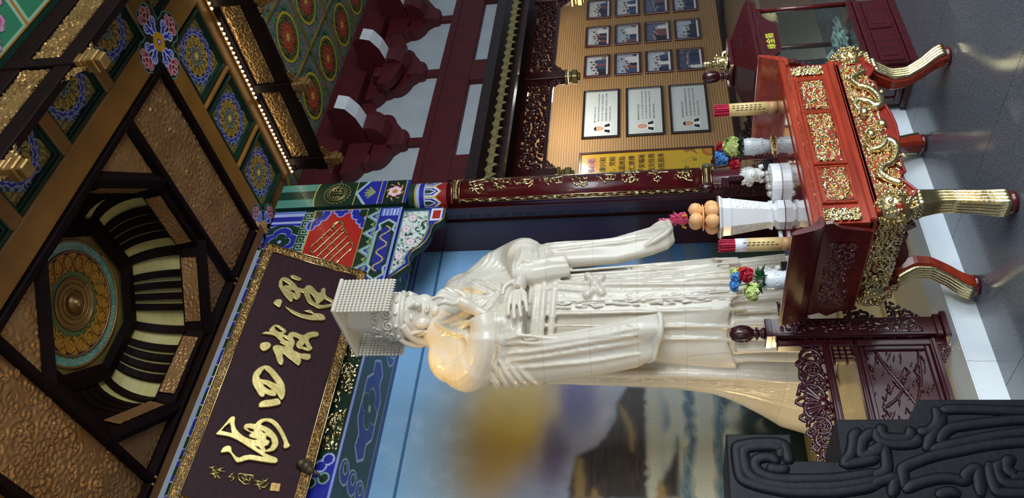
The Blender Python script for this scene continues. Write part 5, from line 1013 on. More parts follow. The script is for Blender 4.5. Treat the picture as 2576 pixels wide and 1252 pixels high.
for sg in (-1, 1):
    hr.tube(cr([(HX+sg*.14, HY-.08, HZ+.08), (HX+sg*.16, HY-.02, HZ+.05), (HX+sg*.165, HY+.06, HZ), (HX+sg*.15, HY+.12, HZ-.08), (HX+sg*.13, HY+.14, HZ-.18)], 4), .035, 8)
hr.build('hair', 'marble_plain', sta, True)
cw = MB(); cw.lathe([(.168, 3.46), (.182, 3.465), (.182, 3.52), (.172, 3.53), (.165, 3.60), (.14, 3.72), (.11, 3.86), (.105, 3.93)], (HX, HY+.0, 0), 32)
def spiral(c, u, v, r, tn, w, m):
    P = []
    for t in range(int(tn*12)+1):
        a = t/12*2*PI; q = r*(1-t/(tn*12)*.85); P.append(Vector(c)+Vector(u)*q*math.cos(a)+Vector(v)*q*math.sin(a))
    m.tube(P, w, 6)
for k in range(12):
    a = k*PI/6; n = Vector((math.cos(a), math.sin(a), 0)); t = Vector((-math.sin(a), math.cos(a), 0))
    spiral(Vector((HX, HY, 3.56))+n*.175, t, (0, 0, 1), .042, 1.6, .01, cw); spiral(Vector((HX, HY, 3.66))+n*.155+t*.04, t, (0, 0, 1), .036, 1.5, .009, cw)
    cw.ball(Vector((HX, HY, 3.495))+n*.184, .017, 8)
for sg in (-1, 1): cw.tube(cr([(HX+sg*.17, HY+.02, 3.52), (HX+sg*.19, HY+.08, 3.45), (HX+sg*.17, HY+.13, 3.36), (HX+sg*.15, HY+.12, 3.26)], 4), [.02]*5+[.028]*4+[.022]*4, 8)
cw.build('crown', 'marble_plain', sta, True)
cwn = MB().box(HX-.155, HX+.155, SY-.40, SY+.21, 3.915, 3.945, .008).build('crown_board', 'marble_plain', sta)
for yy, z0 in ((SY-.375, 3.52), (SY+.19, 3.56)):
    for k in range(13):
        x = HX-.14+.28*k/12; m = MB(); n = int((3.915-z0)/.0295); m.tube([(x, yy, 3.915), (x, yy, z0)], .004, 5)
        for q in range(n): m.ball((x, yy, 3.90-q*.0295), .0142, 7)
        m.loft([[(x+r*math.cos(t*PI/3), yy+r*math.sin(t*PI/3), z) for t in range(6)] for r, z in ((.008, z0+.015), (.011, z0), (.002, z0-.02))]); m.build('bead_strand', 'marble_plain', cwn, True)
# hands
def hand(name, wrist, palm, tips, thumb, sc=1.3):
    w0 = Vector(wrist); q = lambda p: tuple(w0+(Vector(p)-w0)*sc); palm = q(palm); tips = [[q(p) for p in t] for t in tips]; thumb = [q(p) for p in thumb]
    m = MB(); w, p = Vector(wrist), Vector(palm); across = (Vector(tips[-1][0])-Vector(tips[0][0]));across.normalize()
    m.tube([w-(p-w)*.9, w-(p-w)*.4, w, w.lerp(p, .5), p], [.056, .052, .047, .062, .055], 14, flat=.72, up=across)
    for pts in tips: m.tube(cr([p.lerp(Vector(pts[0]), .35)]+[Vector(q) for q in pts], 5), [.0225-.0006*i for i in range(5*len(pts)+1)], 9)
    m.tube(cr([w.lerp(p, .35)]+[Vector(q) for q in thumb], 5), [.026-.0008*i for i in range(5*len(thumb)+1)], 9)
    o = m.build(name, 'marble_plain', sta, True); md = o.modifiers.new('r', 'REMESH'); md.mode = 'VOXEL'; md.voxel_size = .005; ms = o.modifiers.new('s', 'SMOOTH'); ms.iterations = 4
    dg = bpy.context.evaluated_depsgraph_get(); n = bpy.data.meshes.new_from_object(o.evaluated_get(dg)); o.modifiers.clear(); o.data = n; n.shade_smooth(); n.materials.clear(); n.materials.append(M('marble_plain'))
def S(a, b, z): return (SX+a, SY+b, z)
hand('hand', S(-.17, -.39, 2.855), S(-.135, -.43, 2.945), [[S(-.105, -.455, 2.965), S(-.085, -.475, 3.010), S(-.10, -.455, 3.030)], [S(-.125, -.46, 2.970), S(-.115, -.49, 3.025), S(-.125, -.47, 3.060)], [S(-.145, -.455, 2.975), S(-.145, -.49, 3.035), S(-.155, -.475, 3.080)], [S(-.165, -.445, 2.970), S(-.175, -.475, 3.015), S(-.185, -.465, 3.050)]], [S(-.09, -.42, 2.925), S(-.07, -.44, 2.975), S(-.085, -.445, 3.005)])
MB().ball(S(-.075, -.47, 3.085), .036, 16).build('pearl', 'marble_plain', sta, True)
hand('hand', S(.09, -.43, 2.535), S(-.03, -.465, 2.545), [[S(-.07, -.475, 2.575), S(-.13, -.475, 2.585), S(-.19, -.455, 2.585)], [S(-.07, -.48, 2.555), S(-.14, -.485, 2.555), S(-.215, -.46, 2.55)], [S(-.07, -.48, 2.53), S(-.14, -.485, 2.525), S(-.205, -.46, 2.515)], [S(-.06, -.475, 2.508), S(-.12, -.475, 2.495), S(-.17, -.455, 2.485)]], [S(.02, -.47, 2.59), S(-.02, -.475, 2.62), S(-.06, -.465, 2.625)])
# pedestal
pd = thing('statue_pedestal', 'low cream stone pedestal under the marble statue', 'pedestal', (SX, 5.0, .135))
MB().box(SX-1.25, SX+.95, 4.2, 6.18, .135, .22, .01).build('plinth', 'pedestal_stone', pd); MB().box(SX-1.2, SX+.9, 4.25, 6.15, .22, .40, .01).build('dado', 'pedestal_stone', pd); MB().box(SX-1.23, SX+.93, 4.22, 6.17, .40, .45, .012).build('cap', 'pedestal_stone', pd)
# ---------------------------------------------------------------- altar table
al = thing('altar_table', 'red lacquered altar table with gilt carving and curved gilt legs', 'altar table', (3.22, 3.14, 0))
MB().box(2.60, 3.80, 2.835, 3.50, .615, .845).build('body', 'redwood', al)
tp = MB().box(2.56, 3.82, 2.80, 3.52, .848, .885, .006)
tp.build('top_board', 'redwood', al)
MB().box(2.60, 3.79, 2.815, 2.84, .825, .848, .004).build('top_moulding', 'redwood', al)
MB().box(2.625, 3.785, 2.862, 3.50, .885, .8895, .001).build('glass_sheet', 'glass_top', al)
def flange(sg, xb, m):
    pr = [(0, .855), (.02, .86), (.045, .885), (.065, .925), (.08, .965), (.095, .985), (.108, .985), (.108, .97), (.098, .93), (.085, .885), (.07, .85), (.05, .835), (0, .835)]
    MB().prism(pr, lambda a, b: (xb+sg*a, 2.80, b), lambda a, b: (xb+sg*a, 3.50, b)).build('upturned_end', m, al, False)
flange(1, 3.775, 'redwood'); flange(-1, 2.615, 'redwood_dark')  # same wood at both ends; the left one's shade is put into its colour
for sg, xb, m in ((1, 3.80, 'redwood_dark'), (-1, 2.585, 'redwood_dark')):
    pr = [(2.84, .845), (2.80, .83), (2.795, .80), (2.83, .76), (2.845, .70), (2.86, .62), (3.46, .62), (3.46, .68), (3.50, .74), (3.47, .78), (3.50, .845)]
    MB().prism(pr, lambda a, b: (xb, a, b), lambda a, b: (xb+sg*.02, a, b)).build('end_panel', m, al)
    relief('end_carving', frame3((xb+sg*.021, 2.93, .67), (0, 1, 0), (0, 0, 1), (sg, 0, 0)), .48, .13, 84, 26, 140, .035, 46, .012, 'redwood_dark', al, thr=.6)
MB().box(2.60, 3.80, 2.81, 3.50, .598, .632, .006).build('waist_moulding', 'redwood', al); MB().box(2.63, 3.77, 2.80, 2.83, .582, .60, .004).build('waist_bead', 'redwood', al)
for x0, x1, sd in ((2.735, 2.965, 150), (3.0, 3.375, 151), (3.40, 3.65, 152)):
    fm = MB()
    for a, b, c, d in ((x0-.012, x1+.012, .66, .672), (x0-.012, x1+.012, .805, .817), (x0-.012, x0, .672, .805), (x1, x1+.012, .672, .805)): fm.box(a, b, 2.822, 2.836, c, d, .003)
    p = fm.build('panel_frame', 'redwood', al)
    MB().box(x0, x1, 2.828, 2.837, .672, .805).build('panel_ground', 'redlacquer', p)
    gf = MB(); e = .006
    gf.tube([(x0+e, 2.826, .678), (x1-e, 2.826, .678), (x1-e, 2.826, .799), (x0+e, 2.826, .799), (x0+e, 2.826, .678)], .0022, 4); gf.build('gilt_line', 'gold', p)
    relief('gilt_scene', frame3((x0+.012, 2.828, .683), (1, 0, 0), (0, 0, 1), (0, -1, 0)), x1-x0-.024, .112, int((x1-x0)*330), 38, sd, .034, int(130*(x1-x0)), .02, 'gold', p, thr=.56, beads=.3)
for x0, sd in ((2.612, 153), (3.705, 154)):
    relief('gilt_ear', frame3((x0, 2.83, .66), (1, 0, 0), (0, 0, 1), (0, -1, 0)), .075, .175, 26, 56, sd, .022, 36, .016, 'gold', al, thr=.3, beads=.4)
# apron: scalloped board with gilt dragons
ap = [(2.70, .60), (2.70, .44), (2.753, .407), (2.79, .43), (2.835, .46), (2.862, .452), (2.88, .43), (2.92, .432), (2.97, .433), (3.0, .45), (3.03, .444), (3.05, .42), (3.083, .415), (3.14, .405), (3.22, .40), (3.30, .405), (3.36, .415), (3.39, .42), (3.41, .444), (3.44, .45), (3.47, .433), (3.52, .432), (3.56, .43), (3.58, .452), (3.605, .46), (3.65, .43), (3.69, .407), (3.74, .44), (3.74, .60)]
bow = lambda b: 2.80-.03*math.sin(max(0, min(1, (.6-b)/.2))*PI)
def board(pl, f, n, m):
    V, F = flat([pl], .03); MB().add([f(v.x, v.y, v.z) for v in V], F).build(n, m, al)
board(ap, lambda a, b, c: (a, 2.815+c, b), 'front_apron', 'redlacquer')
side = [(2.90+(a-2.70)*.46/1.04, b) for a, b in ap]
board(side, lambda a, b, c: (2.655+c, a, b), 'side_apron', 'redwood_dark'); board(side, lambda a, b, c: (3.765+c, a, b), 'side_apron', 'redwood_dark'); board(ap, lambda a, b, c: (a, 3.46+c, b), 'back_apron', 'redwood_dark')  # left side's shade is put into the darker red
bo = MB(); bo.tube([(a, 2.797, b) for a, b in ap[1:-1]], .008, 6); bo.build('apron_edge', 'redlacquer', al, True)
relief('gilt_clouds', frame3((2.72, 2.80, .45), (1, 0, 0), (0, 0, 1), (0, -1, 0)), 1.0, .135, 300, 44, 160, .03, 150, .022, 'gold', al, thr=.62, beads=.35)
relief('gilt_clouds', frame3((2.64, 2.90, .45), (0, 1, 0), (0, 0, 1), (-1, 0, 0)), .46, .135, 140, 44, 161, .022, 110, .02, 'gold', al, thr=.55)
for sg in (-1, 1):
    d = MB(); P = cr([(3.22+sg*a, 2.785, z) for a, z in ((.10, .545), (.15, .565), (.19, .54), (.17, .495), (.13, .47), (.16, .44), (.22, .445), (.28, .475), (.31, .52), (.36, .54), (.40, .51), (.43, .47))], 6)
    n = len(P); R = [.010+.013*math.sin(min(1, i/n*1.6)*PI*.75) for i in range(n)]; d.tube(P, R, 8)
    for i in range(4, n-6, 2): d.ball(P[i]+Vector((0, -.012, .008)), R[i]*.42, 6)
    d.ball((3.22+sg*.085, 2.775, .535), .026, 10, (1.2, .8, .9))
    for k in range(7): d.tube([(3.22+sg*(.085+.01*k), 2.77, .545), (3.22+sg*(.06+.016*k), 2.775, .575-.006*k)], [.007, .002], 6)
    for a, z in ((.24, .43), (.19, .58), (.30, .46), (.37, .565)):
        for q in (-1, 0, 1): d.tube([(3.22+sg*a, 2.785, z), (3.22+sg*(a+.015*q+.01), 2.775, z-.022)], [.008, .003], 6)
    d.build('gilt_dragon', 'gold', al, True)
MB().ball((3.22, 2.785, .465), .03, 14, (1, .6, .8)).build('gilt_pearl', 'gold', al, True)
# legs
def leg(x, y, sx, sy, gm):
    """cabriole leg at (x, y); sx, sy point outward"""
    prof = [(.60, .00, .062), (.56, .035, .07), (.50, .05, .072), (.44, .02, .064), (.38, -.03, .052), (.30, -.06, .046), (.22, -.055, .044), (.14, -.02, .046), (.08, .015, .05), (.04, .03, .052), (.015, .03, .046)]
    def C(z):
        zz = [p[0] for p in prof][::-1]; return I(z, zz, [p[1] for p in prof][::-1]), I(z, zz, [p[2] for p in prof][::-1])
    zs = [.60-.0195*k for k in range(31)]
    rings = []
    for z in zs:
        o, h = C(z); cx, cy_ = x+sx*o, y+sy*o*.75; rings.append([(cx+h*.86*a, cy_+h*.86*b, z) for a, b in ((-1, -.6), (-.6, -1), (.6, -1), (1, -.6), (1, .6), (.6, 1), (-.6, 1), (-1, .6))])
    lg = MB().loft(rings).build('leg', 'redwood', al, False)
    fl = MB()
    def at(z, u):
        o, h = C(z); cx, cy_ = x+sx*o, y+sy*o*.75; u2 = max(-1, min(1, u))
        if u <= 0: return (cx+sx*h*(1+u*1.5 if u > -.99 else -.5)*.98, cy_+sy*h*.92, z)
        return (cx+sx*h*.92, cy_+sy*h*(1-u*1.5)*.98, z)
    for u in (-.95, -.66, -.38, -.1, .12, .38, .66, .95): fl.tube([at(z, u) for z in [.40-.0183*k for k in range(21)]], [.0145*C(z)[1]/.046 for z in [.40-.0183*k for k in range(21)]], 8)
    fl.build('gilt_flutes', gm, lg, True)
    MB().lathe([(.02, 0), (.05, .002), (.055, .018), (.045, .034)], (x+sx*.032, y+sy*.026, 0), 16).build('foot', 'redwood_dark', lg, True)
    kn = MB(); o, h = C(.52)
    kn.ball((x+sx*(o-.005), y+sy*(o*.75-.005), .515), .078, 18, (1, 1, 1.15)); rr = random.Random(5)
    for k in range(150):
        a, b = rr.uniform(0, 2*PI), rr.uniform(-.95, .95); c = math.sqrt(1-b*b); p = Vector((x+sx*(o-.005)+.08*c*math.cos(a), y+sy*(o*.75-.005)+.08*c*math.sin(a), .515+.092*b))
        if (p.x-x)*sx > -.05 or (p.y-y)*sy > -.05: kn.ball(p, rr.uniform(.007, .014), 6)
    for q in range(9):
        u = -1+q*.25; p = Vector(at(.42, u)); kn.ball(p, .014, 8)
    kn.build('gilt_mask', gm, lg, True)
    return lg
leg(2.725, 2.865, -1, -1, 'gold'); leg(3.765, 2.865, 1, -1, 'gold'); leg(2.725, 3.41, -1, 1, 'gold'); leg(3.74, 3.41, 1, 1, 'gold')
# ---------------------------------------------------------------- things on the altar
ZT = .8897
def tube_set(x, y, label, white):
    t = thing('incense_tube', label, 'incense tube', (x, y, ZT), 'incense tubes on the altar'); r = .036; z = ZT
    MB().lathe([(r, 0), (r, .05)], (x, y, z), 24).build('tube_base', 'tube_tan', t, True)
    MB().lathe([(r+.001, .05), (r+.001, .262 if not white else .222)], (x, y, z), 24).build('label_paper', 'tube_paper', t, True)
    if white: MB().lathe([(r+.0005, .222), (r+.0005, .285), (r-.002, .286)], (x, y, z), 24).build('collar', 'tube_white', t, True)
    top = .286 if white else .262
    k = 0
    for i in range(46):
        a = i*2.4; rr = (r-.006)*math.sqrt((i+.5)/46); px, py = x+rr*math.cos(a), y+rr*math.sin(a); h = top+.075+random.uniform(0, .012)
        MB().tube([(px, py, z+top-.05), (px+.12*(px-x), py+.12*(py-y), z+h)], .0045, 5).build('incense_stick', 'incense', t)
    m = MB(); rg = random.Random(len(label))
    for c in range(3 if not white else 2):
        for q in range(7):
            a = (-2.4 if white else -2.6)+c*.34; zz = z+.07+q*.024+(.02 if c else 0); p = lambda da, dz: (x+(r+.002)*math.cos(a+da), y+(r+.002)*math.sin(a+da), zz+dz)
            m.tube([p(0, 0), p(.12, .006)], .0016, 4); m.tube([p(.02, .01), p(.14, .002)], .0014, 4); m.tube([p(.07, -.004), p(.06, .014)], .0014, 4)
    m.build('lettering', 'ink', t)
tube_set(3.70, 3.035, 'tan paper incense tube packed with red sticks, near the right end of the altar', False)
tube_set(2.905, 3.31, 'incense tube with white collar and red sticks, near the left end of the altar', True)
def petals(c, r, n, m, sd, size=.5, layers=3):
    rr = random.Random(sd); c = Vector(c)
    for l in range(layers):
        for k in range(n):
            a = rr.uniform(0, 2*PI); b = rr.uniform(-.55, 1); d = Vector((math.cos(a)*math.sqrt(1-b*b), math.sin(a)*math.sqrt(1-b*b), b)); u = d.orthogonal().normalized(); v = d.cross(u); q = r*(.55+.45*(l+1)/layers); s = r*size*rr.uniform(.7, 1.1); th = rr.uniform(0, 6.28); u, v = u*math.cos(th)+v*math.sin(th), v*math.cos(th)-u*math.sin(th)
            p = c+d*q*.8; m.add([p-u*s*.5, p+v*s*.45+d*s*.15, p+u*s*.5+d*s*.1, p-v*s*.45+d*s*.25, p+d*s*.02], [(0, 1, 4), (1, 2, 4), (2, 3, 4), (3, 0, 4)])
    m.ball(c, r*.6, 10)
def vase(x, y, label, blabel, heads, sd):
    heads = [(a*1.2, b*1.2, .15+(c-.15)*1.12, r*1.25, *q) for a, b, c, r, *q in heads]
    z = ZT; t = thing('vase', label, 'vase', (x, y, z), 'porcelain vases on the altar')
    MB().lathe([(.03, 0), (.036, .003), (.038, .02), (.046, .06), (.052, .10), (.053, .14), (.049, .155), (.052, .16), (.048, .16), (.044, .12), (.02, .03)], (x, y, z), 28).build('body', 'porcelain', t, True)
    m = MB(); rr = random.Random(sd)
    for k in range(12):
        a = k*PI/6; zz = z+.05+.05*(k % 2)
        m.tube([(x+(.0525 if zz > z+.08 else .0475)*math.cos(a+.24*math.cos(t_*.6)*(1-t_*.08)), y+(.0525 if zz > z+.08 else .0475)*math.sin(a+.24*math.cos(t_*.6)*(1-t_*.08)), zz+.018*math.sin(t_*.6)*(1-t_*.08)) for t_ in range(9)], .0022, 5)
    tag(m.build('raised_pattern', 'porcelain', t, True), kind='stuff')
    b = thing('bouquet', blabel, 'bouquet', (x, y, z+.13), 'artificial bouquets in the altar vases')
    for (dx, dy, dz, r, mt, n, s) in heads:
        m = MB(); petals((x+dx, y+dy, z+dz), r, n, m, int(dx*1e4)+sd, s); m.build('flower_head', mt, b, False)
        MB().tube([(x, y, z+.13), (x+dx*.5, y+dy*.5, z+(.13+dz)/2), (x+dx, y+dy, z+dz)], .003, 5).build('stem', 'leaf', b)
    for k in range(18):
        a = rr.uniform(0, 6.28); d = Vector((math.cos(a), math.sin(a), rr.uniform(-.2, .7))).normalized(); p = Vector((x, y, z+.17))+d*.015; L = rr.uniform(.05, .085); s_ = d.cross(Z_).normalized()*.014
        MB().add([p, p+d*L*.5+s_+Vector((0, 0, .006)), p+d*L-Vector((0, 0, .012)), p+d*L*.5-s_+Vector((0, 0, .006))], [(0, 1, 2), (0, 2, 3)]).build('leaf', 'leaf', b)
vase(3.735, 3.355, 'white porcelain vase at the right of the altar', 'bouquet of pale green, blue and red flowers on the right', [(-.03, -.035, .222, .05, 'fl_green', 60, .75), (.012, .01, .27, .034, 'fl_red', 40, .6), (-.05, .005, .285, .03, 'fl_blue', 40, .55), (-.068, .015, .262, .03, 'fl_blue', 40, .55), (-.075, .045, .205, .036, 'fl_red', 50, .6), (-.04, .06, .29, .02, 'fl_blue', 30, .5)], 3)
vase(2.67, 3.325, 'white porcelain vase at the left of the altar', 'bouquet with red carnation and pale green bloom on the left', [(.0, -.04, .235, .038, 'fl_red', 50, .6), (-.06, .0, .215, .042, 'fl_green', 60, .6), (.02, .0, .275, .032, 'fl_blue', 40, .55), (-.01, .02, .29, .028, 'fl_blue', 40, .55), (.045, -.01, .25, .024, 'fl_orange', 36, .6), (.05, .0, .285, .024, 'fl_green', 30, .6)], 8)
# censer
cx, cy_ = 3.165, 3.36
ct = thing('marble_censer', 'tall tapered white marble censer holding peaches on the altar', 'censer', (cx, cy_, ZT))
def cring(h, z, ch=.35): return [(cx+h*a, cy_+h*b, z) for a, b in ((-1, -ch), (-ch, -1), (ch, -1), (1, -ch), (1, ch), (ch, 1), (-ch, 1), (-1, ch))]
MB().loft([cring(.07, ZT), cring(.085, ZT+.002), cring(.085, ZT+.035), cring(.062, ZT+.05), cring(.062, ZT+.062)]).build('foot', 'marble_white', ct)
MB().loft([cring(.07, ZT+.06), cring(.084, ZT+.064), cring(.084, ZT+.074), cring(.074, ZT+.08)]).build('collar', 'marble_white', ct)
MB().loft([cring(.074, ZT+.078), cring(.108, ZT+.29), cring(.111, ZT+.34), cring(.095, ZT+.34), cring(.09, ZT+.30)]).build('body', 'marble_white', ct)
MB().loft([cring(.112, ZT+.332), cring(.125, ZT+.345), cring(.125, ZT+.352), cring(.10, ZT+.352), cring(.098, ZT+.33)]).build('rim', 'marble_white', ct)
b_ = MB(); b_.tube([p for p in cring(.108, ZT+.288)]+[cring(.108, ZT+.288)[0]], .003, 4); b_.build('seam_line', 'marble_step', ct)
for (u, v, n, w) in (((1, 0, 0), (0, -.17, 1), (0, -1, 0), .06), ((0, -1, 0), (-.17, 0, 1), (-1, 0, 0), .06)):
    c0 = Vector((cx, cy_, ZT+.1))+Vector(n)*.0785-Vector(u)*w/2*.0
    V_ = Vector(v).normalized(); o = c0-Vector(u)*.026
    relief('carved_panel', frame3(o, u, V_, n), .052, .165, 40, 110, 170, .02, 40, .006, 'marble_white', ct, thr=.4, base0=-.003)
# peaches on a dish, glass lotus on top
MB().lathe([(.001, 0), (.1, 0), (.104, .004), (.001, .006)], (cx, cy_, ZT+.346), 28).build('lid', 'marble_white', ct)
zf = ZT+.3525
def peach(x, y, z, k, lb):
    m = MB(); m.lathe([(.002, .002), (.02, 0), (.034, .012), (.041, .034), (.036, .056), (.02, .07), (.006, .074), (.001, .078)], (x, y, z), 18)
    tag(m.build('peach', 'peach', None, True, (x, y, z)), lb, 'peach', 'peaches on the censer')
for k, (dx, dy, w) in enumerate(((-.052, -.03, 'left front'), (.0, -.055, 'middle front'), (.05, -.03, 'right front'), (.04, .03, 'right rear'), (-.045, .035, 'left rear'))): peach(cx+dx, cy_+dy, zf, k, 'orange peach in the lower ring on the censer, '+w)
di = MB().lathe([(.001, 0), (.07, 0), (.078, .006), (.001, .008)], (cx, cy_, zf+.079), 24)
tag(di.build('offering_dish', 'peach', None, True), 'thin tan dish between the two tiers of peaches', 'dish')
for k, (dx, dy, w) in enumerate(((-.038, -.024, 'left'), (.03, -.034, 'right'), (.0, .04, 'rear'))): peach(cx+dx, cy_+dy, zf+.088, k, 'orange peach in the upper tier under the glass lotus, '+w)
orn = thing('lotus_ornament', 'pink glass lotus ornament on top of the peaches', 'ornament', (cx, cy_, zf+.166)); zo = zf+.166
m = MB()
for k in range(60):
    a, b = k*2.4, (k+.5)/60; rr = .032*math.sin(.4+b*2.2); m.ball((cx+rr*math.cos(a), cy_+rr*math.sin(a), zo+.004+.055*b), .0062, 6)
m.build('bead_body', 'pink_crystal', orn)
for l, (r0, r1, z0, z1, n) in enumerate(((.02, .05, .055, .085, 8), (.012, .03, .06, .105, 6), (.02, .045, .0, .03, 8))):
    for k in range(n):
        a = (k+l*.5)*2*PI/n; d = Vector((math.cos(a), math.sin(a), 0)); s_ = Vector((-math.sin(a), math.cos(a), 0))*.011; c = Vector((cx, cy_, zo))
        MB().add([c+d*r0+Z_*z0, c+d*(r0+r1)/2+s_+Z_*((z0+z1)/2-.004), c+d*r1+Z_*z1, c+d*(r0+r1)/2-s_+Z_*((z0+z1)/2-.004)], [(0, 1, 2), (0, 2, 3)]).build('petal', 'pink_crystal', orn)
m = MB(); m.tube([(cx, cy_, zo+.06), (cx, cy_, zo+.14)], .002, 5); m.ball((cx, cy_, zo+.135), .008, 8); m.loft([[(cx+r*math.cos(t*PI/3), cy_+r*math.sin(t*PI/3), zo+z) for t in range(6)] for r, z in ((.002, .14), (.007, .15), (.001, .168))]); m.build('spire', 'pink_crystal', orn)
for k, a in enumerate((-2.0, .2, 2.2)):
    for q in range(6): MB().ball((cx+(.045+.008*math.cos(q))*math.cos(a), cy_+(.045+.008*math.cos(q))*math.sin(a), zo+.015+.008*math.sin(q*1.05)+.004*q), .007, 6).build('side_bead', 'amber_crystal' if k != 1 else 'clear_crystal', orn)
# half-round marble base and other small things
hb = thing('offering_slab', 'half-round white marble slab with wrapped stones beside the censer', 'slab', (3.33, 3.28, ZT))
arc = [(3.36+.11*math.cos(PI+t*PI/14), 3.29+.085*math.sin(PI+t*PI/14)) for t in range(15)]+[(3.47, 3.36), (3.25, 3.36)]
V, F = flat([arc], .045, .004); MB().add([(v.x, v.y, ZT+.0265+v.z) for v in V], F).build('stone', 'marble_white', hb)
m = MB()
for k in range(9): m.ball((3.28+.02*k, 3.31+.02*math.sin(k*2), ZT+.062), .017, 7, (1.3, 1, .8))
m.build('wrapped_stones', 'grey_wrap', hb, True)
bx = MB().box(3.50, 3.68, 3.41, 3.50, ZT, ZT+.045, .004); bk = bx.build('black_stand', 'black'); tag(bk, 'black wooden stand under the right white lion figurine', 'stand')
bx = MB().box(2.74, 2.88, 3.42, 3.50, ZT, ZT+.045, .004); bk = bx.build('black_stand', 'black'); tag(bk, 'black wooden stand under the left white lion figurine', 'stand')
def lion(x, y, z, s, label):
    m = MB(); m.ball((x, y, z+.045*s), .045*s, 14, (1.1, .8, 1)); m.ball((x-.03*s, y-.025*s, z+.08*s), .044*s, 14, (1, 1, .95)); m.ball((x-.05*s, y-.05*s, z+.075*s), .02*s, 10, (1, 1.1, .8))
    rr = random.Random(2)
    for k in range(46):
        a = rr.uniform(0, 6.28); b = rr.uniform(-.5, 1); d = Vector((math.cos(a), math.sin(a)*.8+.3, b)).normalized(); p = Vector((x-.022*s, y-.01*s, z+.082*s))+d*.036*s; m.tube([p, p+d*.03*s+Vector((.012*s, .008*s, .008*s))], [.013*s, .002*s], 6)
    for dx in (-.03, .03):
        for dy in (-.03, .02): m.tube([(x+dx*s, y+dy*s, z+.03*s), (x+dx*1.1*s, y+(dy-.01)*s, z+.004*s)], .016*s, 8)
    m.tube(cr([(x+.05*s, y+.01*s, z+.05*s), (x+.07*s, y+.01*s, z+.08*s), (x+.06*s, y+.01*s, z+.115*s)], 4), .013*s, 8)
    o = m.build('lion_figurine', 'white_ceramic', None, True, (x, y, z)); return tag(o, label, 'figurine', 'white lion figurines')
lion(3.59, 3.455, ZT+.047, 1.0, 'white ceramic lion figurine on a black stand, right of the censer')
lion(2.81, 3.46, ZT+.047, .9, 'white ceramic lion figurine behind the left bouquet')
m = MB(); rr = random.Random(9)
for k in range(120):
    t = rr.random(); m.ball((3.70-.12*t+rr.uniform(-.008, .008), 3.255+.03*t+rr.uniform(-.008, .008), ZT+.006+.012*rr.random()), .0045, 5)
m.tube([(3.70, 3.255, ZT+.004), (3.56, 3.29, ZT+.004)], .003, 5)
tag(m.build('golden_beads', 'gold', None, True), 'string of small golden beads lying before the right vase', 'beads', None, None)
m = MB(); m.lathe([(.012, 0), (.012, .11)], (0, 0, 0), 14); m.lathe([(.02, .0), (.02, .006), (.012, .006)], (0, 0, 0), 14)
mm = MB().add([(2.98+v[2], 3.42+v[1], ZT+.02+v[0]) for v in m.v], m.f); tag(mm.build('paper_roll', 'tube_white', None, True), 'small rolled white paper at the back of the altar', 'paper roll')
# ---------------------------------------------------------------- carved rosewood railing round the statue
def newel(x, y, label):
    t = thing('newel_post', label, 'post', (x, y, .135), 'rosewood newel posts')
    MB().box(x-.075, x+.075, y-.075, y+.075, .135, .165, .004).box(x-.066, x+.066, y-.066, y+.066, .165, .2, .006).build('foot', 'rosewood', t)
    MB().box(x-.055, x+.055, y-.055, y+.055, .195, 1.025, .003).build('shaft', 'rosewood', t)
    MB().box(x-.058, x+.058, y-.058, y+.058, 1.0, 1.035, .004).build('cap', 'rosewood', t)
    for n, o, u in (((0, -1, 0), (x-.04, y-.0555, .26), (1, 0, 0)), ((-1, 0, 0), (x-.0555, y+.04, .26), (0, -1, 0))):
        fr = frame3(o, u, (0, 0, 1), n); b = MB(); b.tube([fr(*p, .0) for p in ((0, 0), (.08, 0), (.08, .70), (0, .70), (0, 0))], .0025, 4); b.build('panel_line', 'rosewood', t)
        relief('vine_carving', fr, .08, .70, 26, 190, 180, .03, 46, .007, 'rosewood', t, thr=.66)
    MB().lathe([(.03, 0), (.032, .01), (.022, .02), (.02, .03), (.03, .036), (.03, .044), (.02, .05), (.028, .062), (.038, .085), (.042, .115), (.04, .145), (.03, .168), (.012, .182), (.002, .184)], (x, y, 1.035), 24).build('finial', 'rosewood', t, True)
    m = MB()
    for k in range(16): m.ball((x+.031*math.cos(k*PI/8), y+.031*math.sin(k*PI/8), 1.075), .005, 6)
    for k in range(8):
        a = k*PI/4; m.tube([(x+r*math.cos(a+b), y+r*math.sin(a+b), 1.035+z) for r, z, b in ((.032, .07, 0), (.042, .095, .25), (.044, .12, .1), (.041, .145, 0), (.028, .172, 0))], .004, 5)
    m.build('leaf_carving', 'rosewood', t, True)
    return t
newel(2.57, 3.655, 'rosewood newel post with bud finial left of the altar')
newel(3.95, 3.66, 'rosewood newel post with bud finial behind the right bouquet')
newel(4.85, 3.66, 'rosewood newel post with bud finial behind the donation box')
newel(4.85, 4.79, 'rosewood newel post with bud finial at the back beside the column')
def spir(m, fr, cx, cz, r, tn, w, sg=1, ph=0):
    P = []
    for t in range(int(tn*14)+1):
        a = ph+sg*t/14*2*PI; q = r*(1-t/(tn*14)*.8); P.append(fr(cx+q*math.cos(a), cz+q*math.sin(a), 0))
    m.tube(P, [w*(1.15-.6*i/len(P)) for i in range(len(P))], 7)
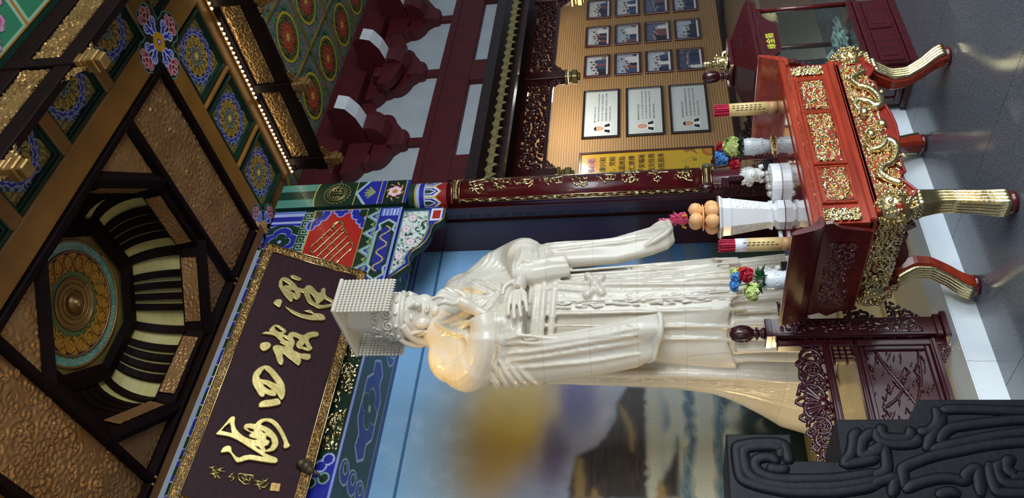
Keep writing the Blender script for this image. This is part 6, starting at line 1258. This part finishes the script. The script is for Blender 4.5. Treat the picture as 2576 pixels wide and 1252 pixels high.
def railing(x0, x1, y, label, rot=0, at=None, detail=True):
    t = thing('railing', label, 'railing', (x1, y, .135), 'carved rosewood railings')
    for n, z0, z1, d in (('crest_rail', .722, .762, .03), ('middle_rail', .58, .608, .026), ('bottom_rail', .196, .238, .028)):
        MB().box(x0, x1, y-d, y+d, z0, z1, .006).box(x0, x1, y-d-.006, y+d+.006, z0+.01, z1-.012, .004).build(n, 'rosewood', t)
    for x in (x0+.02, x1-.02): MB().box(x-.02, x+.02, y-.026, y+.026, .15, .98 if x > (x0+x1)/2 else .8, .004).build('stile', 'rosewood', t)
    pf_ = MB(); px0, px1 = x0+.04, x1-.04
    for a, b, c, d in ((px0, px1, .238, .262), (px0, px1, .556, .58), (px0, px0+.024, .262, .556), (px1-.024, px1, .262, .556)): pf_.box(a, b, y-.02, y+.02, c, d, .005)
    pf_.build('panel_frame', 'rosewood', t)
    pn = MB().box(px0+.02, px1-.02, y-.006, y+.012, .256, .562).build('panel', 'rosewood', t)
    fr = frame3((0, y-.008, 0), (1, 0, 0), (0, 0, 1), (0, -1, 0)); m = MB(); rr = random.Random(4)
    for P in ([(px1-.03, .50), (px1-.12, .47), (px1-.25, .41), (px1-.4, .35), (px1-.5, .30)], [(px1-.25, .41), (px1-.32, .47), (px1-.36, .53)], [(px1-.05, .30), (px1-.2, .32), (px1-.34, .37)], [(px1-.4, .54), (px1-.5, .48), (px1-.66, .43)], [(px1-.55, .27), (px1-.62, .38), (px1-.64, .5)]):
        if P[-1][0] > px0+.03: m.tube(cr([fr(a, b) for a, b in P], 4), .008, 6)
    for k in range(170 if detail else 30):
        a, b = rr.uniform(px0+.06, px1-.05), rr.uniform(.275, .545); an = rr.choice((-.5, -.2, .2, .5, 2.6, 2.9)); L = rr.uniform(.03, .06)
        m.tube([fr(a, b, .002), fr(a+L*.5*math.cos(an), b+L*.5*math.sin(an), .005), fr(a+L*math.cos(an), b+L*math.sin(an), .0)], [.0015, .005, .001], 5)
    tag(m.build('bamboo_carving', 'rosewood', pn, True), kind='stuff')
    # fretwork in the open band, corner carvings below
    for sg, xe in ((1, px0), (-1, px1)):
        m = MB()
        for i, L in enumerate((.10, .075, .10, .05)):
            z = .715-i*.031; m.box(min(xe, xe+sg*L), max(xe, xe+sg*L), y-.012, y+.012, z-.012, z, .002)
        for i, o in enumerate((.02, .045, .07)): m.box(xe+sg*o-.006, xe+sg*o+.006, y-.012, y+.012, .61, .715, .002)
        m.build('fretwork', 'rosewood', t)
        relief('corner_carving', frame3((xe, y-.012, .196), (sg, 0, 0), (0, 0, -1), (0, -1, 0)), .11, .06, 34, 22, 190, .025, 20, .012, 'rosewood', t, thr=.25, mask=lambda X, Y: X/.11+Y/.06 < 1.2)
    # openwork crest of scrolling vines
    m = MB(); fc_ = frame3((0, y, 0), (1, 0, 0), (0, 0, 1), (0, -1, 0)); x = x1-.10; k = 0
    while x > x0+.06:
        top = I((x1-x), [0, .05, .2, .35, .6, .9], [.93, .91, .90, .945, .89, .86]); r = (top-.762)/2*.82; s2 = 1 if k % 2 == 0 else -1
        spir(m, fc_, x, .762+r*1.12, r, 1.7, .0105, s2, -PI/2*s2); spir(m, fc_, x-.045, .762+r*.62, r*.45, 1.3, .008, -s2, PI/2)
        for q in range(5): a = rr.uniform(0, 6.28); m.ball(fc_(x+r*1.15*math.cos(a), max(.775, .762+r*1.1+r*1.05*math.sin(a)), 0), rr.uniform(.009, .014), 8)
        m.tube(cr([fc_(x+.05, .765), fc_(x+.03, .80), fc_(x-.03, top-.01), fc_(x-.06, top-.04)], 4), .009, 6)
        for q in range(3): spir(m, fc_, x-.02*q, .785+.045*q, .02, 1.2, .007, s2 if q % 2 else -s2, q)
        x -= r*1.25; k += 1
    m.build('crest', 'rosewood', t, True)
    if detail:
        m = MB(); c = x1-.37
        for a in range(-3, 4): m.tube(cr([fc_(c, .79), fc_(c+.02*a, .84), fc_(c+.034*a, .90-.008*abs(a))], 4), [.012]*5+[.014]*3+[.005], 7)
        m.ball(fc_(c, .80), .03, 10, (1.2, .7, 1)); m.build('crest_flower', 'rosewood', t, True)
    return t
railing(1.2, 2.51, 3.655, 'carved rosewood railing with bamboo panel left of the altar')
railing(4.01, 4.79, 3.66, 'dark carved railing between the two right newel posts', detail=False)
rl = railing(3.79, 4.85, 4.72, 'dark carved railing running back from the donation box to the column', detail=False); rl.location = (4.85, 4.73, .135); rl.rotation_euler = (0, 0, PI/2); 
wg = thing('bracket_wing', 'black carved bracket wing on the altar side of the left newel post', 'bracket', (2.69, 3.655, .135))
MB().box(2.632, 2.65, 3.635, 3.675, .15, .98, .004).build('stile', 'rosewood', wg)
for z, dz in ((.95, -1), (.62, -1), (.40, -1)): relief('wing_carving', frame3((2.65, 3.645, z), (1, 0, 0), (0, 0, dz), (0, -1, 0)), .12, .16, 40, 50, 195, .035, 30, .015, 'rosewood', wg, thr=.35, mask=lambda X, Y: X/.12+Y/.16 < 1.1)
# ---------------------------------------------------------------- donation box
db = thing('donation_box', 'rosewood donation box with glass sides and peaked roof', 'donation box', (4.545, 3.32, 0))
X0, X1, Y0, Y1 = 4.185, 4.905, 3.14, 3.50
MB().box(X0, X1, Y0, Y1, 0, .04, .004).box(X0+.015, X1-.015, Y0+.015, Y1-.015, .04, .235, .004).build('base', 'rosewood_box', db)
MB().box(X0-.01, X1+.01, Y0-.01, Y1+.01, .235, .262, .005).box(X0+.005, X1-.005, Y0+.005, Y1-.005, .262, .30, .006).build('ledge', 'rosewood_box', db)
for k in range(2):
    a, b = X0+.03+k*.345, X0+.345+k*.345; m = MB(); m.box(a, b, Y0+.006, Y0+.016, .065, .21, .005); p = m.build('base_panel', 'rosewood_box', db); MB().box(a+.04, b-.04, Y0+.001, Y0+.008, .10, .175, .003).build('raised_field', 'rosewood_box', p)
m = MB()
for a, b, c, d in ((Y0+.04, Y1-.04, .06, .085), (Y0+.04, Y1-.04, .195, .22), (Y0+.04, Y0+.08, .085, .195), (Y1-.08, Y1-.04, .085, .195)): m.box(X0+.004, X0+.016, a, b, c, d, .003)
m.box(X0+.008, X0+.016, Y0+.13, Y1-.13, .10, .18, .003); m.build('side_panel', 'rosewood_box', db)
for x in (X0+.025, X1-.025):
    for y in (Y0+.025, Y1-.025): MB().tube([(x, y, .30), (x, y, .875)], .017, 12).build('rod', 'redwood_dark', db, True)
for (a, b, c, d) in ((X0+.03, X1-.03, Y0+.024, Y0+.026), (X0+.03, X1-.03, Y1-.026, Y1-.024)): MB().box(a, b, c, d, .30, .875).build('glass_pane', 'clear_glass', db)
for x in (X0+.025, X1-.026): MB().box(x, x+.001, Y0+.03, Y1-.03, .30, .875).build('glass_pane', 'clear_glass', db)
V, F = flat([[(X0+.04, .875), (X0+.04, .85), (X0+.10, .845), (X0+.16, .815), (X0+.2, .775), (X0+.24, .765), (X1-.24, .765), (X1-.2, .775), (X1-.16, .815), (X1-.10, .845), (X1-.04, .85), (X1-.04, .875)]], .012, .002)
sb = MB().add([(v.x, Y0+.014+v.z, v.y) for v in V], F).build('sign_board', 'rosewood_box', db)
mat('sign_yellow', '#d8e04a', .5); V, F = letters('缘金箱', .058, .0015, 'CENTER'); MB().add([(4.50+v.x, Y0+.004-v.z, .815+v.y) for v in V], F).build('lettering', 'sign_yellow', sb)
MB().box(X0-.02, X1+.02, Y0-.02, Y1+.02, .875, .905, .005).box(X0-.035, X1+.035, Y0-.035, Y1+.035, .905, .94, .008).build('cornice', 'rosewood_box', db)
MB().loft([[(4.545-a, 3.32-b, z), (4.545+a, 3.32-b, z), (4.545+a, 3.32+b, z), (4.545-a, 3.32+b, z)] for a, b, z in ((.385, .205, .94), (.37, .19, .952), (.14, .08, 1.05), (.15, .09, 1.055), (.15, .09, 1.075))]).build('roof', 'rosewood_box', db)
MB().box(4.49, 4.60, 3.18, 3.20, .985, 1.0).build('coin_slot', 'black', db)
# gilt figurine on the roof
gf = MB(); gx, gy, gz = 4.53, 3.31, 1.075
gf.lathe([(.05, 0), (.055, .01), (.045, .02)], (gx, gy, gz), 16); gf.tube(cr([(gx, gy, gz+.02), (gx, gy, gz+.07), (gx, gy, gz+.105)], 4), [.042]*3+[.034]*3+[.026]*3, 12); gf.ball((gx, gy, gz+.128), .02, 12, (1, 1, 1.2)); gf.lathe([(.02, .14), (.022, .146), (.016, .16), (.012, .166)], (gx, gy, gz), 12)
for sg in (-1, 1):
    gf.tube(cr([(gx+sg*.03, gy, gz+.095), (gx+sg*.05, gy-.02, gz+.07), (gx+sg*.02, gy-.045, gz+.075)], 4), .012, 8); gf.tube(cr([(gx+sg*.02, gy-.02, gz+.035), (gx+sg*.055, gy-.035, gz+.03), (gx+sg*.06, gy-.04, gz+.006)], 4), .016, 8)
    gf.ball((gx+sg*.062, gy-.01, gz+.02), .016, 8)
for k in range(8): gf.tube([(gx+.026*math.cos(k*.8), gy+.026*math.sin(k*.8), gz+.11), (gx+.044*math.cos(k*.8), gy+.044*math.sin(k*.8), gz+.03)], .005, 5)
tag(gf.build('gilt_figurine', 'gold', None, True), 'small gilt figurine seated on the donation box roof', 'figurine')
rr = random.Random(6); n0 = None
for k in range(40):
    x, y = rr.uniform(X0+.11, X1-.11), rr.uniform(Y0+.1, Y1-.1); z = .305+.105*max(0, 1-abs(x-4.48)/.36)*rr.random()
    if n0 is None:
        c0 = Canvas(.13, .062, 14, 8, '#cfe0dd', -.065, -.031); c0.disc(.03, 0, .018, '#7fa09c'); c0.rect(-.055, -.03, -.02, .02, '#9cb8b2'); m0 = c0.mesh('banknote', frame3((0, 0, 0), (1, 0, 0), (0, 1, 0), (0, 0, 1))); m0.vertices.foreach_set('co', np.array([(v.co.x, v.co.y, .012*math.sin(v.co.x*30)) for v in m0.vertices]).ravel()); m0.materials.append(M('paint_photo'))
        n0 = 1
    o = bpy.data.objects.new('banknote', m0); COL.objects.link(o); o.location = (x, y, z+.02); o.rotation_euler = (rr.uniform(-.6, .6), rr.uniform(-.6, .6), rr.uniform(0, 6)); tag(o, 'pale green banknote in the loose pile inside the donation box', 'banknote', 'banknotes in the donation box')
# ---------------------------------------------------------------- black carved wooden stand close to the camera
bs = thing('carved_stand', 'black carved wooden stand with raised scrolls and stepped edge, close to the camera', 'stand', (.7, 1.98, 0))
OUT = [(1.020, 1.433), (1.021, 1.281), (.948, 1.284), (.947, 1.165), (1.063, 1.160), (1.065, .988), (1.121, .954), (1.121, 0), (.35, 0), (.35, 1.457)]
V, F = flat([OUT], .2, .003); MB().add([(v.x, 2.0+v.z, v.y) for v in V], F).build('board', 'blackwood', bs)
for P in RIDGES:
    P = list(P)
    if P[-1][1] < .80: P.append((P[-1][0]+(P[-1][0]-P[-2][0])*.8, P[-1][1]+(P[-1][1]-P[-2][1])*.8-.12))
    q = cr([(a, 1.897, b) for a, b in P], 4); n = len(q); w = .0155
    MB().tube(q, [w*min(1, .45+i*.2, .45+(n-1-i)*.2) for i in range(n)], 12, flat=.34, up=(0, 1, 0)).build('raised_scroll', 'blackwood', bs, True)
